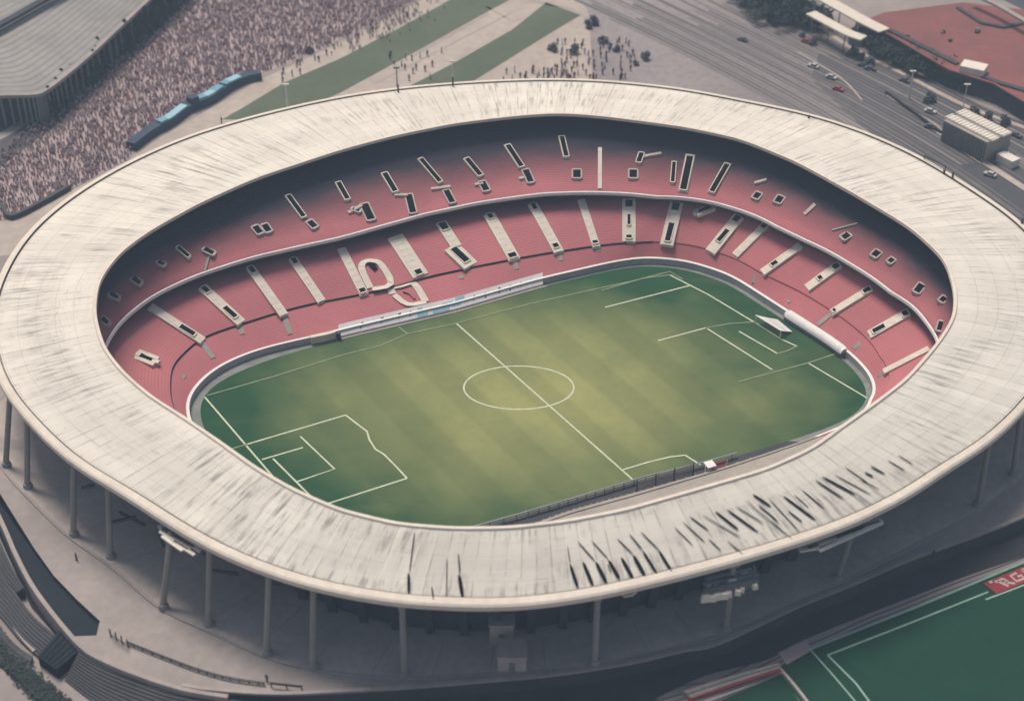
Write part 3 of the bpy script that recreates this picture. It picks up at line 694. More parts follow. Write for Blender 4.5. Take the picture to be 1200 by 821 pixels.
# white covered roll / tunnel cover on the right
tc = empty('tunnel_cover', at(948, 392), 'thick white rounded cover lying on the wall behind the right goal', 'cover')
pr = along((914,368), (980,412), 24, 1.8, R_W, -.3)
ns = 10; vs = []; fs = []
for k, p in enumerate(pr):
    d = (pr[min(k+1, len(pr)-1)]-pr[max(k-1, 0)]).normalized(); nn = Vector((-d.y, d.x, 0))
    e = 1.0 if 0 < k < len(pr)-1 else .75
    for j in range(ns+1):
        an = PI*j/ns; vs.append(p+nn*math.cos(an)*1.15*e+Vector((0, 0, 1.1+math.sin(an)*1.25*e)))
m = ns+1
for k in range(len(pr)-1):
    for j in range(ns): fs.append((k*m+j, k*m+j+1, (k+1)*m+j+1, (k+1)*m+j))
fs.append(tuple(range(m))); fs.append(tuple((len(pr)-1)*m+j for j in range(m-1, -1, -1)))
mb = MB(); mb.add(vs, fs); mb.build('cover', 'white', tc, True)
mb = MB(); mb.ribbon([p for p in pr], 1.6, .03, 0, 1.1); mb.build('base', 'metal', tc)
# goal
g0 = at(885, 378.5); g1 = at(914, 396.5); b0 = at(911, 375); b1 = at(928, 389)
goal = empty('football_goal', (g0+g1)/2, 'white football goal with pale net at the right end of the pitch', 'goal')
for p in (g0, g1):
    mb = MB(); mb.cyl(p, p+Vector((0, 0, 2.0)), .14); mb.build('post', 'white', goal)
mb = MB(); mb.cyl(g0+Vector((0, 0, 2.0)), g1+Vector((0, 0, 2.0)), .14); mb.build('crossbar', 'white', goal)
mb = MB(); up = Vector((0, 0, 2.0)); lo = Vector((0, 0, .3))
c0 = g0.lerp(b0, .55); c1 = g1.lerp(b1, .55)
for k in range(23):
    u = k/22; a = g0.lerp(g1, u)+up; b = c0.lerp(c1, u)+Vector((0, 0, .9)); c = b0.lerp(b1, u)+Vector((0, 0, .1))
    mb.bar(a, b, .11); mb.bar(b, c, .11)
for k in range(9):
    u = k/8; mb.bar((g0+up).lerp(c0+Vector((0, 0, .9)), u), (g1+up).lerp(c1+Vector((0, 0, .9)), u), .1); mb.bar((c0+Vector((0, 0, .9))).lerp(b0+Vector((0, 0, .1)), u), (c1+Vector((0, 0, .9))).lerp(b1+Vector((0, 0, .1)), u), .1)
mb.build('net', 'white', goal)
# ------------------------------------------------------------------ wreck-like equipment hung off the rim
def pt(px, py, z): return at(px, py, z)
lr = empty('floodlight_bank', at(855, 735, 0), 'cluster of pale floodlights on a dark frame above a column at the near rim', 'floodlights')
mb = MB()
mb.bar(pt(824,684,13), pt(888,672,13), .5, .5); mb.bar(pt(824,694,12), pt(888,681,12), .5, 1.6); mb.bar(pt(830,674,13.5), pt(828,696,11.5), .3); mb.bar(pt(884,662,14), pt(886,684,12), .3)
mb.bar(pt(826,680,13), pt(880,668,13), .4, 1.6)
mb.build('frame', 'metal', lr)
for (x, y, s) in [(830,682,.8),(838,680,.5),(857,677,1.5),(864,674,1.0),(872,671,1.3),(878,668,1.0),(884,683,.9),(826,697,1.4),(834,697,1.1),(840,695,1.2),(848,694,1.2),(853,692,1.0),(864,690,1.0),(869,687,.8)]:
    mb = MB(); p = pt(x, y, 12.4); mb.box(p-Vector((0, .8, s*.4)), s*1.05, .7, s*.95, random.uniform(-.3, .3), 0, .8); mb.build('lamp_head', 'louvre', lr)
def louvres(name, items, z, label, cat, thick=.3):
    r = empty(name, at(*items[0][0], z), label, cat)
    for p, q, w in items:
        mb = MB(); mb.bar(at(*p, z), at(*q, z), w, thick); mb.build('slat', 'louvre', r)
    return r
o = louvres('louvre_bank', [((188,622),(222,643),.8),((196,620),(236,645),.9),((203,634),(228,650),.6),((190,628),(214,645),.6),((186,616),(200,624),1.0)], 15.0, 'loose stack of cream louvre slats under the rim at the left', 'louvres')
mb = MB(); mb.bar(at(182,617,15.5), at(192,640,12), .4); mb.bar(at(190,619,15.5), at(240,650,14.5), .35, .8); mb.build('bracket', 'dmetal', o)
o = louvres('louvre_bank', [((938,641),(1000,619),.9),((946,642),(1033,609),.8),((960,645),(1034,612),.6),((936,644),(960,640),1.1),((980,631),(1010,617),1.0)], 15.0, 'long broken strip of cream louvre slats under the rim at the right', 'louvres')
mb = MB(); mb.bar(at(940,642,14.7), at(1030,612,14.7), .5, .9); mb.build('bracket', 'dmetal', o)
o = louvres('louvre_bank', [((727,694),(745,692),1.1),((730,697),(742,695),.8)], 15.4, 'single small cream flap under the rim near the picture middle', 'louvres')
# kiosks and railings on the apron
def kiosk(px, py, sx, sy, h, label):
    p = at(px, py, .3); r = empty('kiosk', p, label, 'kiosk')
    mb = MB(); mb.box(p, sx, sy, h); mb.build('wall', 'podium', r)
    mb = MB(); mb.box(p+Vector((0, 0, h)), sx+.4, sy+.4, .25); mb.build('roof', 'podium', r)
    mb = MB(); mb.box(p+Vector((0, -sy/2-.03, .1)), 1.0, .06, 2.1); mb.build('door', 'metal', r)
kiosk(600, 776, 4.6, 4.0, 3.2, 'low square concrete kiosk between the columns at the near side')
kiosk(588, 745, 4.0, 3.5, 4.2, 'taller concrete kiosk in shade behind the low one')
#kiosk(425, 772, 3.0, 6.0, 1.6, 'flat concrete box in the shade left of the tallest central column')
rl = empty('railing', at(150, 754), 'long low dark railing crossing the paving at lower left', 'railing')
pr = smooth_pts([(150,755),(190,771),(233,787),(270,797),(310,803)], 0, 8)
mb = MB(); mb.ribbon(pr, .2, .7, 0, .12); mb.ribbon(pr, .2, .3, 0, .1); mb.build('rail', 'dmetal', rl)
for p in pr[::2]: mb = MB(); mb.box(p, .16, .16, .8); mb.build('post', 'dmetal', rl)
rl = empty('railing', at(140, 750), 'short grid barrier at the head of the long low railing', 'railing')
for k in range(4):
    mb = MB(); a = at(130, 743-0, .3+.4*k); b = at(150, 755, .3+.4*k); mb.bar(a, b, .1); mb.build('rail', 'dmetal', rl)
for u in (0, .33, .66, 1):
    mb = MB(); mb.box(at(130+20*u, 745+12*u, 0), .2, .2, 1.7); mb.build('post', 'dmetal', rl)
rl = empty('railing', at(335, 803), 'short dark railing at the bottom edge of the paving', 'railing')
mb = MB(); mb.bar(at(318,800,1), at(354,804,1), .2, .4); mb.build('rail', 'dmetal', rl)
for u in (0, .5, 1): mb = MB(); mb.box(at(318+36*u, 804+4*u, 0), .2, .2, 1.1); mb.build('post', 'dmetal', rl)
# ------------------------------------------------------------------ people
SK = [(0.42, 0.27, 0.2), (0.2, 0.12, 0.09), (0.5, 0.34, 0.26)]
def person_geo():
    """low figure: legs, tapered torso, arms, head (local, facing -y)"""
    mb = MB()
    def ring(cx, cy, z, rx, ry): return [(cx+rx*math.cos(2*PI*i/6), cy+ry*math.sin(2*PI*i/6), z) for i in range(6)]
    def tube(rs, mi):
        vs = [v for r in rs for v in r]; fs = []
        for k in range(len(rs)-1):
            for i in range(6): fs.append((k*6+i, k*6+(i+1) % 6, (k+1)*6+(i+1) % 6, (k+1)*6+i))
        fs.append(tuple(range(len(vs)-6, len(vs)))); mb.add(vs, fs, mi)
    for s in (-1, 1): tube([ring(s*.11, s*.08, 0, .07, .12), ring(s*.11, s*.03, .45, .08, .08), ring(s*.1, 0, .88, .11, .12)], 0)
    tube([ring(0, 0, .85, .19, .13), ring(0, 0, 1.15, .18, .12), ring(0, 0, 1.42, .23, .13), ring(0, 0, 1.5, .09, .08)], 1)
    for s in (-1, 1): tube([ring(s*.3, -.04, .8, .04, .04), ring(s*.28, 0, 1.1, .05, .05), ring(s*.22, 0, 1.42, .07, .07)], 1)
    tube([ring(0, 0, 1.48, .05, .05), ring(0, -.01, 1.55, .09, .1), ring(0, 0, 1.66, .1, .11), ring(0, .01, 1.75, .06, .07)], 2)
    return mb
PG = person_geo()
def person_mesh(shirt, trouser, skin):
    me = bpy.data.meshes.new('person'); me.from_pydata(PG.v, [], PG.f); me.materials.append(M['people'])
    ca = me.color_attributes.new('tint', 'FLOAT_COLOR', 'CORNER'); arr = []
    cs = [trouser, shirt, skin]
    for p, mi in zip(me.polygons, PG.m): arr += list(rgb(cs[mi]))*p.loop_total
    ca.data.foreach_set('color', arr); return me
PC = [((.6,.56,.55),(.08,.08,.12),'pale shirt'), ((.08,.10,.2),(.05,.05,.07),'navy shirt'), ((.35,.08,.09),(.06,.06,.1),'red shirt'), ((.22,.25,.38),(.1,.1,.12),'blue shirt'), ((.06,.06,.07),(.04,.04,.05),'black shirt')]
PMS = [person_mesh(a, b, SK[i % 3]) for i, (a, b, c) in enumerate(PC)]
def person(px, py, z, label, k, group=None, sc=1.0):
    o = bpy.data.objects.new('person', PMS[k]); COL.objects.link(o); o.location = at(px, py, z); o.rotation_euler = (0, 0, random.uniform(0, 6.28)); o.scale = (sc,)*3
    return tag(o, label, 'person', group)
plist = []
for k in range(150):
    reg = random.random()
    if reg < .52: x, y = random.uniform(640, 745), random.uniform(50, 97)
    elif reg < .72: x, y = random.uniform(590, 690), random.uniform(82, 97)
    elif reg < .85: x, y = random.uniform(455, 520), random.uniform(62, 102)
    else:
        x = random.uniform(330, 480); y = 112-(x-330)*.50+random.uniform(-10, 4)-18
    c = random.choice([0, 1, 3, 3, 4, 2]); person(x, y, GZ, 'person in a %s walking on the plaza behind the stadium' % PC[c][2], c, 'people in %s on the plaza' % PC[c][2], 1.15)
person(260, 146, GZ, 'lone person in black standing beside the far roof edge at upper left', 4, None, 1.3)
person(1093, 652, 0, 'lone person in black at the kerb of the right paving', 4)
person(313, 798, 0, 'lone person in black by the end of the long low railing', 4)
person(90, 656, 0, 'person in navy walking on the left paving inside the ramp', 1)
# crowd
cpoly = [(-20,180),(-20,262),(14,256),(50,238),(100,213),(150,186),(162,168),(230,122),(290,92),(345,72),(420,36),(500,-6),(500,-30),(260,-30),(225,0),(190,30),(150,62),(110,90),(60,130),(0,178)]
cw = [at(x, y, GZ) for x, y in cpoly]
mb = MB(); mb.prism([(p.x, p.y) for p in cw], GZ-.1, GZ+.02); tag(mb.build('plaza', 'plaza_red'), kind='structure')
def inside(x, y, P):
    c = False; j = len(P)-1
    for i in range(len(P)):
        if (P[i].y > y) != (P[j].y > y) and x < (P[j].x-P[i].x)*(y-P[i].y)/(P[j].y-P[i].y)+P[i].x: c = not c
        j = i
    return c
X0, X1 = min(p.x for p in cw), max(p.x for p in cw); Y0, Y1 = min(p.y for p in cw), max(p.y for p in cw)
pts = []
while len(pts) < 10000:
    x, y = random.uniform(X0, X1), random.uniform(Y0, Y1)
    if inside(x, y, cw): pts.append((x, y))
pts += [(at(x, y, GZ).x, at(x, y, GZ).y) for x, y in [(lambda u: (400+u*95+random.gauss(0, 12), 46-u*45+random.gauss(6, 8)))(random.random()) for _ in range(220)]]
pv = np.array(PG.v); pals = [(.62,.55,.56),(.46,.27,.29),(.56,.38,.39),(.26,.20,.25),(.30,.18,.21),(.5,.38,.4),(.42,.37,.44),(.55,.46,.49),(.36,.31,.36),(.85,.78,.75),(.6,.34,.32),(.45,.45,.52)]
V = []; nv = len(pv)
for x, y in pts:
    a = random.uniform(0, 6.28); s = random.uniform(.7, .9); ca, sa = math.cos(a)*s, math.sin(a)*s
    q = np.empty_like(pv); q[:, 0] = pv[:, 0]*ca-pv[:, 1]*sa+x; q[:, 1] = pv[:, 0]*sa+pv[:, 1]*ca+y; q[:, 2] = pv[:, 2]*s*.88+GZ; V.append(q)
V = np.concatenate(V); Fc = [tuple(i+k*nv for i in f) for k in range(len(pts)) for f in PG.f]
me = bpy.data.meshes.new('crowd'); me.from_pydata(V.tolist(), [], Fc); me.materials.append(M['people'])
ca_ = me.color_attributes.new('tint', 'FLOAT_COLOR', 'CORNER'); arr = []
lt = [len(f) for f in PG.f]
for k in range(len(pts)):
    sh = random.choice(pals); b = random.uniform(.7, 1.25); sh = tuple(v*b for v in sh); tr = random.choice([(.17,.14,.18),(.2,.16,.19),(.25,.21,.24)]); sk = random.choice(SK)
    for f, mi in zip(lt, PG.m): arr += list(rgb((tr, sh, sk)[mi]))*f
ca_.data.foreach_set('color', arr); o = bpy.data.objects.new('crowd', me); COL.objects.link(o)
tag(o, 'dense distant crowd in red, white and grey clothes filling the upper left plaza', 'crowd', kind='stuff')
# ------------------------------------------------------------------ background, upper left
def poly(name, L_, z0, z1, mat, kind='structure'):
    mb = MB(); mb.prism([(p.x, p.y) for p in pix(L_, z1)], z0, z1); o = mb.build(name, mat)
    if kind: tag(o, kind=kind)
    return o
poly('path', [(-20,262),(14,258),(60,236),(150,188),(190,160),(306,93),(400,50),(510,-8),(700,-8),(700,200),(0,300)], GZ-.1, GZ+.015, 'beige')
poly('lawn', [(260,140),(285,126),(333,97),(400,68),(470,32),(527,0),(560,-15),(620,-15),(597,0),(573,13),(483,63),(400,108),(330,140)], GZ-.1, GZ+.05, 'lawn')
poly('lawn', [(470,106),(530,75),(600,35),(640,3),(680,18),(640,42),(550,98),(540,110)], GZ-.1, GZ+.05, 'lawn')
mb = MB()
for L_, w in [([(570,8),(600,25),(612,22)], .8), ([(483,66),(573,16)], 1.2), ([(440,98),(600,15)], .5), ([(620,0),(665,10),(690,22)], 1.5)]: mb.ribbon(pix(L_, GZ+.03), w, GZ+.05)
tag(mb.build('kerb', 'kerb'), kind='structure')
# dark boundary strip by the crowd corner
def fence(L_, h, w, mat, name, label, cat, z=GZ):
    mb = MB(); mb.ribbon(smooth_pts(L_, z, 4), w, z, 0, h); return tag(mb.build(name, mat), label, cat)
fence([(-12,240),(2,244),(14,257),(50,240),(82,222)], 1.3, .9, 'dmetal', 'boundary_fence', 'dark low fence around the near corner of the crowd', 'fence')
# curved banner fence with coloured panels
bf = empty('banner_screen', at(230, 130, GZ), 'curved navy screen with teal and pale blue panels between crowd and path', 'screen')
bp = smooth_pts([(154,176),(178,158),(200,146),(222,130),(246,120),(270,104),(290,95),(306,92)], GZ, 8)
mb = MB(); mb.ribbon(bp, 2.6, GZ, 0, 2.2); mb.build('backing', 'navy', bf)
nb = len(bp)
for u0, u1, mt, h in [(.22,.28,'teal',2.7),(.28,.42,'ltblue',2.5),(.44,.50,'navy',3.6),(.50,.56,'teal',2.9),(.56,.60,'ltblue',2.8),(.60,.66,'teal',2.8),(.70,.80,'ltblue',2.6),(.67,.70,'teal',2.7)]:
    i0, i1 = int(u0*nb), max(int(u1*nb), int(u0*nb)+2); mb = MB(); mb.ribbon([p-Vector((.3, .5, 0)) for p in bp[i0:i1+1]], 2.2, GZ+.1, 0, h); mb.build('panel', mt, bf)
# neighbouring arena at top left
ar = empty('neighbouring_arena', at(0, 60, GZ), 'grey ribbed arena roof with dark columned flank in the top left corner', 'building')
AZ = 6.0
e0 = smooth_pts([(-80,116),(0,112),(38,111),(52,107),(75,90),(107,63),(140,32),(172,2),(215,-40)], AZ, 5)
e1 = smooth_pts([(-200,40),(-120,30),(-60,25),(-30,20),(-10,12),(15,0),(40,-14),(70,-32),(110,-60)], AZ+7, 5)
m = len(e0); K = 17; vs = []; fs = []
for k in range(2*K+1):
    u = k/(2*K)
    for i in range(m):
        p = e0[i].lerp(e1[i], u); vs.append((p.x, p.y, p.z+(.25 if k % 2 else 0)))
for k in range(2*K):
    for i in range(m-1): fs.append((k*m+i, k*m+i+1, (k+1)*m+i+1, (k+1)*m+i))
mb = MB(); mb.add(vs, fs); mb.m = [(j//(m-1)) % 2 for j in range(len(fs))]
M['greyroof2'] = simple('grey_roofing_dark', (0.27, 0.26, 0.25), (0.22, 0.21, 0.2), 0.06)
mb.build('roof', ['greyroof', 'greyroof2'], ar)
mb = MB(); mb.ribbon(e0, 1.2, AZ-.6, 0, .9); mb.build('roof_edge', 'kerb', ar)
mb = MB(); nb2 = len(e0); inn = [p+Vector((-3.5, 3.5, 0)) for p in e0]
mb.add([(p.x, p.y, GZ) for p in inn]+[(p.x, p.y, AZ-.3) for p in inn], [(i, i+1, nb2+i+1, nb2+i) for i in range(nb2-1)]); mb.build('wall', 'dark', ar)
for i in range(0, nb2, 1):
    p = e0[i]; mb = MB(); mb.bar((p.x, p.y, GZ), (p.x, p.y, AZ-.6), .5, .5); mb.build('column', 'metal', ar)
mb = MB(); mb.ribbon(smooth_pts([(-60,62),(0,30),(50,2),(90,-20)], AZ+6.8), 2.2, AZ+6.6, 0, .8); mb.build('gutter', 'dark', ar)
e2 = smooth_pts([(-300,-60),(-200,-80),(-160,-90),(-130,-95),(-100,-100),(-70,-110),(-40,-120),(0,-140),(40,-160)], AZ+9, 5)
vs = []; fs = []
for k in range(41):
    for i in range(m):
        p = e1[i].lerp(e2[i], k/40); vs.append((p.x, p.y, p.z+(.8 if k % 2 else 0)))
for k in range(40):
    for i in range(m-1): fs.append((k*m+i, k*m+i+1, (k+1)*m+i+1, (k+1)*m+i))
mb = MB(); mb.add(vs, fs); mb.build('upper_roof', 'greyroof', ar)
poly('road', [(-20,205),(0,196),(62,150),(110,105),(150,75),(215,20),(235,0),(200,-20),(150,30),(100,75),(60,110),(0,140),(-20,145)], GZ-.1, GZ+.03, 'lot_dark')
mb = MB(); mb.ribbon(smooth_pts([(-20,168),(0,160),(35,140),(60,126)], GZ), 3.0, GZ+.06); mb.ribbon(smooth_pts([(-20,212),(0,200),(50,165),(110,117),(150,88)], GZ), 1.2, GZ+.06); tag(mb.build('path', 'kerb'), kind='structure')
# ------------------------------------------------------------------ trees
def leaf_crown(mb, c, rx, rz, n, size, cone=False):
    lumps = [(Vector((random.gauss(0, .42)*rx, random.gauss(0, .42)*rx, random.uniform(-.7, .8)*rz)), random.uniform(.35, .6)*rx) for _ in range(9)]
    for _ in range(n):
        if cone:
            h = random.random()**.8; r = rx*(1-h)*math.sqrt(random.random())+.15; a = random.uniform(0, 2*PI)
            p = Vector((r*math.cos(a), r*math.sin(a), (h*2-1)*rz))
        else:
            l, lr_ = random.choice(lumps); d = Vector((random.gauss(0, 1), random.gauss(0, 1), random.gauss(0, 1))).normalized()
            p = l+d*lr_*random.uniform(.6, 1.05)
        p += Vector(c); u = Vector((random.gauss(0, 1), random.gauss(0, 1), random.gauss(0, .7))).normalized()*size; w = u.cross(Vector((random.gauss(0, 1), random.gauss(0, 1), random.gauss(0, 1)))).normalized()*size*.7
        mb.add([p-u, p+w, p+u, p-w], [(0, 1, 2, 3)])
def make_tree(name, label, cat, group, h, r, cone, n=420, size=.45):
    t = empty(name, (0, 0, 0), label, cat, group)
    mb = MB(); mb.cyl((0, 0, 0), (0, 0, h*.6), .28, .12, 7)
    for k in range(5):
        a = random.uniform(0, 6.28); z = h*random.uniform(.3, .5); mb.cyl((0, 0, z), (math.cos(a)*r*.6, math.sin(a)*r*.6, z+h*.22), .1, .04, 5)
    local(mb.build('trunk', 'trunk'), t)
    mb = MB(); leaf_crown(mb, (0, 0, h*.58), r, h*.42, n, size, cone); local(mb.build('crown', 'leaf'), t)
    return t
cy = make_tree('cypress_tree', 'narrow dark conifer in the row along the arena flank', 'tree', 'conifers along the arena', 8, 1.7, True)
first = True; ci_ = smooth_pts([(52,142),(72,128),(95,108),(120,86),(145,64),(170,42),(195,22),(215,4)], GZ, 5)
for k, p in enumerate(ci_):
    q = p+Vector((random.uniform(-1.5, 1.5), random.uniform(-1.5, 1.5), 0)); s = random.uniform(.7, 1.25)
    if first: cy.location = q; first = False
    else: copy_thing(cy, q, random.uniform(0, 6), scale=(random.uniform(.8, 1.3), random.uniform(.8, 1.3), s))
tr = make_tree('broadleaf_tree', 'dark bushy tree in the grove at the top beside the pale canopies', 'tree', 'grove beside the canopies', 8, 4.0, False, 700, .5)
sp = [(880,8),(892,14),(902,6),(912,18),(922,8),(934,16),(944,6),(900,24),(915,28),(930,27),(946,26),(958,34),(870,2),(885,-4)]
for k, (x, y) in enumerate(sp):
    if k == 0: tr.location = at(x, y, GZ)
    else: copy_thing(tr, at(x, y, GZ), random.uniform(0, 6), scale=(random.uniform(.7, 1.1),)*2+(random.uniform(.6, 1.0),))
for k, (x, y) in enumerate([(1012,44),(1024,52),(1036,58),(1078,76),(1092,82),(1110,88),(1130,104),(1022,60),(1034,66),(1046,74),(1060,80),(1074,88),(1088,90),(1104,96),(1050,64),(1068,72)]):
    c = copy_thing(tr, at(x, y, GZ), random.uniform(0, 6), 'low dark tree below the edge of the red roofed building', (.75, .75, .6)); c['group'] = 'trees below the red roof'
sh = empty('shrub', at(706, 50, GZ), 'small dark round shrub on the plaza beyond the far roof', 'shrub', 'plaza shrubs')
mb = MB(); leaf_crown(mb, (0, 0, 1.0), 1.5, 1.0, 300, .3); local(mb.build('foliage', simple('dusty_foliage', (.16,.17,.17), (.11,.12,.125), .8)), sh)
for x, y in [(690,32),(697,28),(672,62),(722,60),(648,60),(756,70),(745,76),(362,62),(940,44),(952,52),(1008,70),(1018,78),(1000,66),(1142,136),(1156,140),(1178,146),(1090,120)]:
    copy_thing(sh, at(x, y, GZ), random.uniform(0, 6), scale=(random.uniform(.6, 1.3),)*3)
# ------------------------------------------------------------------ railway-like yard, upper right
yard = [(585,-20),(600,-5),(690,22),(650,50),(640,99),(800,125),(1000,230),(1260,360),(1260,300),(1150,232),(1100,190),(1000,128),(900,70),(820,30),(760,-10),(700,-30)]
poly('yard', [(690,15),(660,-30),(870,-30),(925,20),(1010,75),(1150,150),(1300,210),(1300,420),(700,180)], GZ-.1, GZ+.03, 'lot')
poly('yard_road', [(960,62),(1000,72),(1060,105),(1140,160),(1260,235),(1260,330),(1150,245),(1060,190),(990,130),(950,92)], GZ-.1, GZ+.045, 'lot_dark')
poly('yard_road', [(1020,55),(1090,95),(1160,128),(1300,185),(1300,215),(1190,180),(1100,140),(1010,90)], GZ-.1, GZ+.06, 'lot_dark')
mbd = MB(); mbl = MB()
for k in range(30):
    u = k/29; x0 = 640+u*240; y0 = -12
    Pn = [(x0, y0), (x0+130-u*20, 48-u*2), (x0+270-u*30, 122-u*12), (x0+400-u*30, 205-u*28), (x0+520-u*20, 300-u*50)]
    P = smooth_pts(Pn, GZ, 8); s0 = random.randint(0, 6); s1 = len(P)-random.randint(0, 8)
    (mbd if k % 3 else mbl).ribbon(P[s0:s1], random.uniform(.35, 1.3), GZ+.07+.004*k)
tag(mbd.build('lane_strip', 'lane'), kind='structure'); tag(mbl.build('pale_lane_strip', 'lane_l'), kind='structure')
mb = MB()
for L_, w in [([(965,35),(1000,58),(1060,88),(1130,124),(1200,150),(1300,190)], 1.6), ([(935,62),(985,92),(1010,118)], .5), ([(1040,112),(1065,128),(1100,150),(1110,165),(1150,192)], .8), ([(1100,155),(1160,195),(1230,240)], 2.0)]:
    mb.ribbon(smooth_pts(L_, GZ), w, GZ+.2)
tag(mb.build('yard_kerb', 'beige'), kind='structure')
fence([(1038,110),(1052,120),(1075,137),(1102,157)], 1.0, .5, 'dmetal', 'barrier', 'thin dark barrier running towards the ribbed shed', 'barrier')
# ribbed shed
def shed():
    zr_ = 2.8
    A = at(1106,141,zr_); B = at(1157,167,zr_); dx = (B-A); dx.z = 0; Lh = dx.length; d = dx.normalized(); n = Vector((-d.y, d.x, 0)); W = 9.0
    r = empty('goods_shed', (A+B)/2-Vector((0, 0, zr_-GZ)), 'long grey ribbed shed with pale raised roof strips at the right', 'shed')
    a = Vector((A.x, A.y, GZ)); b = Vector((B.x, B.y, GZ)); P = [a, b, b+n*W, a+n*W]
    mb = MB(); mb.prism([(p.x, p.y) for p in P], GZ, zr_); mb.build('wall', 'concrete', r)
    for off, ww in ((1.0, 2.6), (5.0, 3.4)):
        mb = MB()
        q0 = a-d*.6+n*(off+ww/2)+Vector((0, 0, zr_-GZ+.25)); q1 = b+d*.6+n*(off+ww/2)+Vector((0, 0, zr_-GZ+.25)); mb.bar(q0, q1, ww, .5); 
        for k in range(14):
            p = q0.lerp(q1, (k+.5)/14)+Vector((0, 0, .3)); mb.bar(p-n*ww*.48, p+n*ww*.48, .35, .25)
        mb.build('roof_strip', 'louvre', r)
    for k in range(18):
        p = a.lerp(b, (k+.5)/18)-n*.12; mb = MB(); mb.bar(p, p+Vector((0, 0, zr_-GZ)), .3, .25); mb.build('rib', 'metal', r)
    mb = MB(); q = b+d*1.2+n*3; mb.prism([((q+d*i*5+n*j*3).x, (q+d*i*5+n*j*3).y) for i, j in ((0, 0), (1, 0), (1, 1), (0, 1))], GZ, GZ+2.2); mb.build('annex', 'louvre', r)
shed()
# red roofed building
rr = empty('red_roofed_hall', at(1120, 60, GZ), 'big low hall with faded red flat roof at the top right', 'building')
RZ = 2.2
mb = MB(); P = pix([(1010,26),(1035,15),(1128,3),(1270,20),(1280,160),(1200,119),(1165,98),(1113,82),(1085,66),(1045,42)], RZ)
mb.prism([(p.x, p.y) for p in P], GZ, RZ, 1, 0); mb.build('roof', ['redroof', 'dark'], rr)
mb = MB()
for L_, w in [([(1042,36),(1080,55),(1122,76)], 1.6), ([(1145,88),(1170,98),(1205,108)], 1.6), ([(1122,10),(1150,28),(1175,33),(1200,28)], 1.2)]: mb.ribbon(pix(L_, RZ), w, RZ, 0, .5)
mb.build('roof_gutter', 'dmetal', rr)
mb = MB(); mb.ribbon(pix([(1012,27),(1045,43),(1085,67),(1113,83),(1165,99),(1200,120),(1280,161)], RZ), .7, RZ, 0, .4); mb.build('parapet', 'redroof', rr)
mb = MB(); p = at(1140, 85, RZ); mb.box(p, 6.5, 4.5, 2.2, -.5); mb.build('rooftop_unit', 'louvre', rr)
for k in range(8):
    p = at(random.uniform(1060, 1195), random.uniform(25, 75), RZ)
    if p.x: mb = MB(); mb.box(p, random.uniform(.8, 1.8), .8, .6, random.random()); mb.build('vent', 'dmetal' if k % 4 else 'metal', rr)
poly('side_road', [(1160,-8),(1300,60),(1300,30),(1190,-20)], GZ-.1, GZ+.1, 'lot_dark')
mb = MB(); mb.ribbon(pix([(1140,-8),(1170,6),(1215,32)], 6), 1.6, 5.5, 0, .6); tag(mb.build('flyover', 'kerb'), 'thin pale elevated walkway at the top right corner', 'walkway')
# pale canopies
for P_, w, lb in [([(963,-2),(985,10),(1010,24),(1036,37)], 4.2, 'longer pale platform canopy ending at the corner of the red roof'), ([(950,16),(972,28),(995,40),(1012,46)], 3.6, 'shorter pale platform canopy nearer the stadium')]:
    c = empty('platform_canopy', at(*P_[1], GZ), lb, 'canopy'); pp = smooth_pts(P_, 3.0, 5)
    mb = MB(); mb.ribbon(pp, w, 3.0, 0, .4); mb.build('roof', 'cream', c)
    for p in pp[1::4]: mb = MB(); mb.bar((p.x, p.y, GZ), (p.x, p.y, 3.0), .3, .3); mb.build('post', 'metal', c)
p = at(1003, 51, GZ); c = empty('kiosk', p, 'small pale kiosk at the end of the shorter canopy', 'kiosk')
mb = MB(); mb.box(p, 4, 3, 2.4, -.4); mb.build('wall', 'metal', c); mb = MB(); mb.box(p+Vector((0, 0, 2.4)), 4.8, 3.6, .3, -.4); mb.build('roof', 'louvre', c)
# background clutter: small cars
def make_car(cm, label, group):
    t = empty('parked_car', (0, 0, 0), label, 'car', group)
    mb = MB(); mb.box((0, 0, .3), 3.9, 1.7, .55); mb.box((1.55, 0, .32), .75, 1.6, .42); local(mb.build('body', cm), t)
    mb = MB(); mb.box((-.2, 0, .85), 2.2, 1.55, .55, 0, 0, .78); local(mb.build('cabin', 'navy'), t)
    mb = MB(); mb.box((-.2, 0, 1.4), 1.6, 1.2, .06); local(mb.build('roof', cm), t)
    for sx in (-1.2, 1.2):
        for sy in (-.8, .8): mb = MB(); mb.cyl((sx, sy-.1, .32), (sx, sy+.1, .32), .32, n=10); local(mb.build('wheel', 'hole'), t)
    return t
M['carwhite'] = simple('white_car_paint', (.6, .58, .56), None, .5, .4, spec=.5); M['carred'] = simple('red_car_paint', (.4, .07, .06), None, .5, .4, spec=.5); M['cargrey'] = simple('grey_car_paint', (.12, .13, .15), None, .5, .4, spec=.5)
for mt, nm, lst in (('carwhite', 'white', [(974,92),(1090,132),(953,79),(1160,206)]), ('carred', 'red', [(945,50),(982,106)]), ('cargrey', 'dark grey', [(1012,78),(1020,82),(1090,150),(1175,168),(1190,160),(1185,185),(1120,100),(1160,118),(1060,96),(870,48)])):
    for k, (x, y) in enumerate(lst):
        lb = 'small %s car on the yard road behind the stadium' % nm
        if k == 0: c0_ = make_car(mt, lb, '%s cars on the yard road' % nm); c0_.location = at(x, y, GZ+.06); c0_.rotation_euler = (0, 0, -.6); c0_.scale = (.8,)*3
        else: copy_thing(c0_, at(x, y, GZ+.06), random.choice([-.6, -.7, -.5, 2.5]))
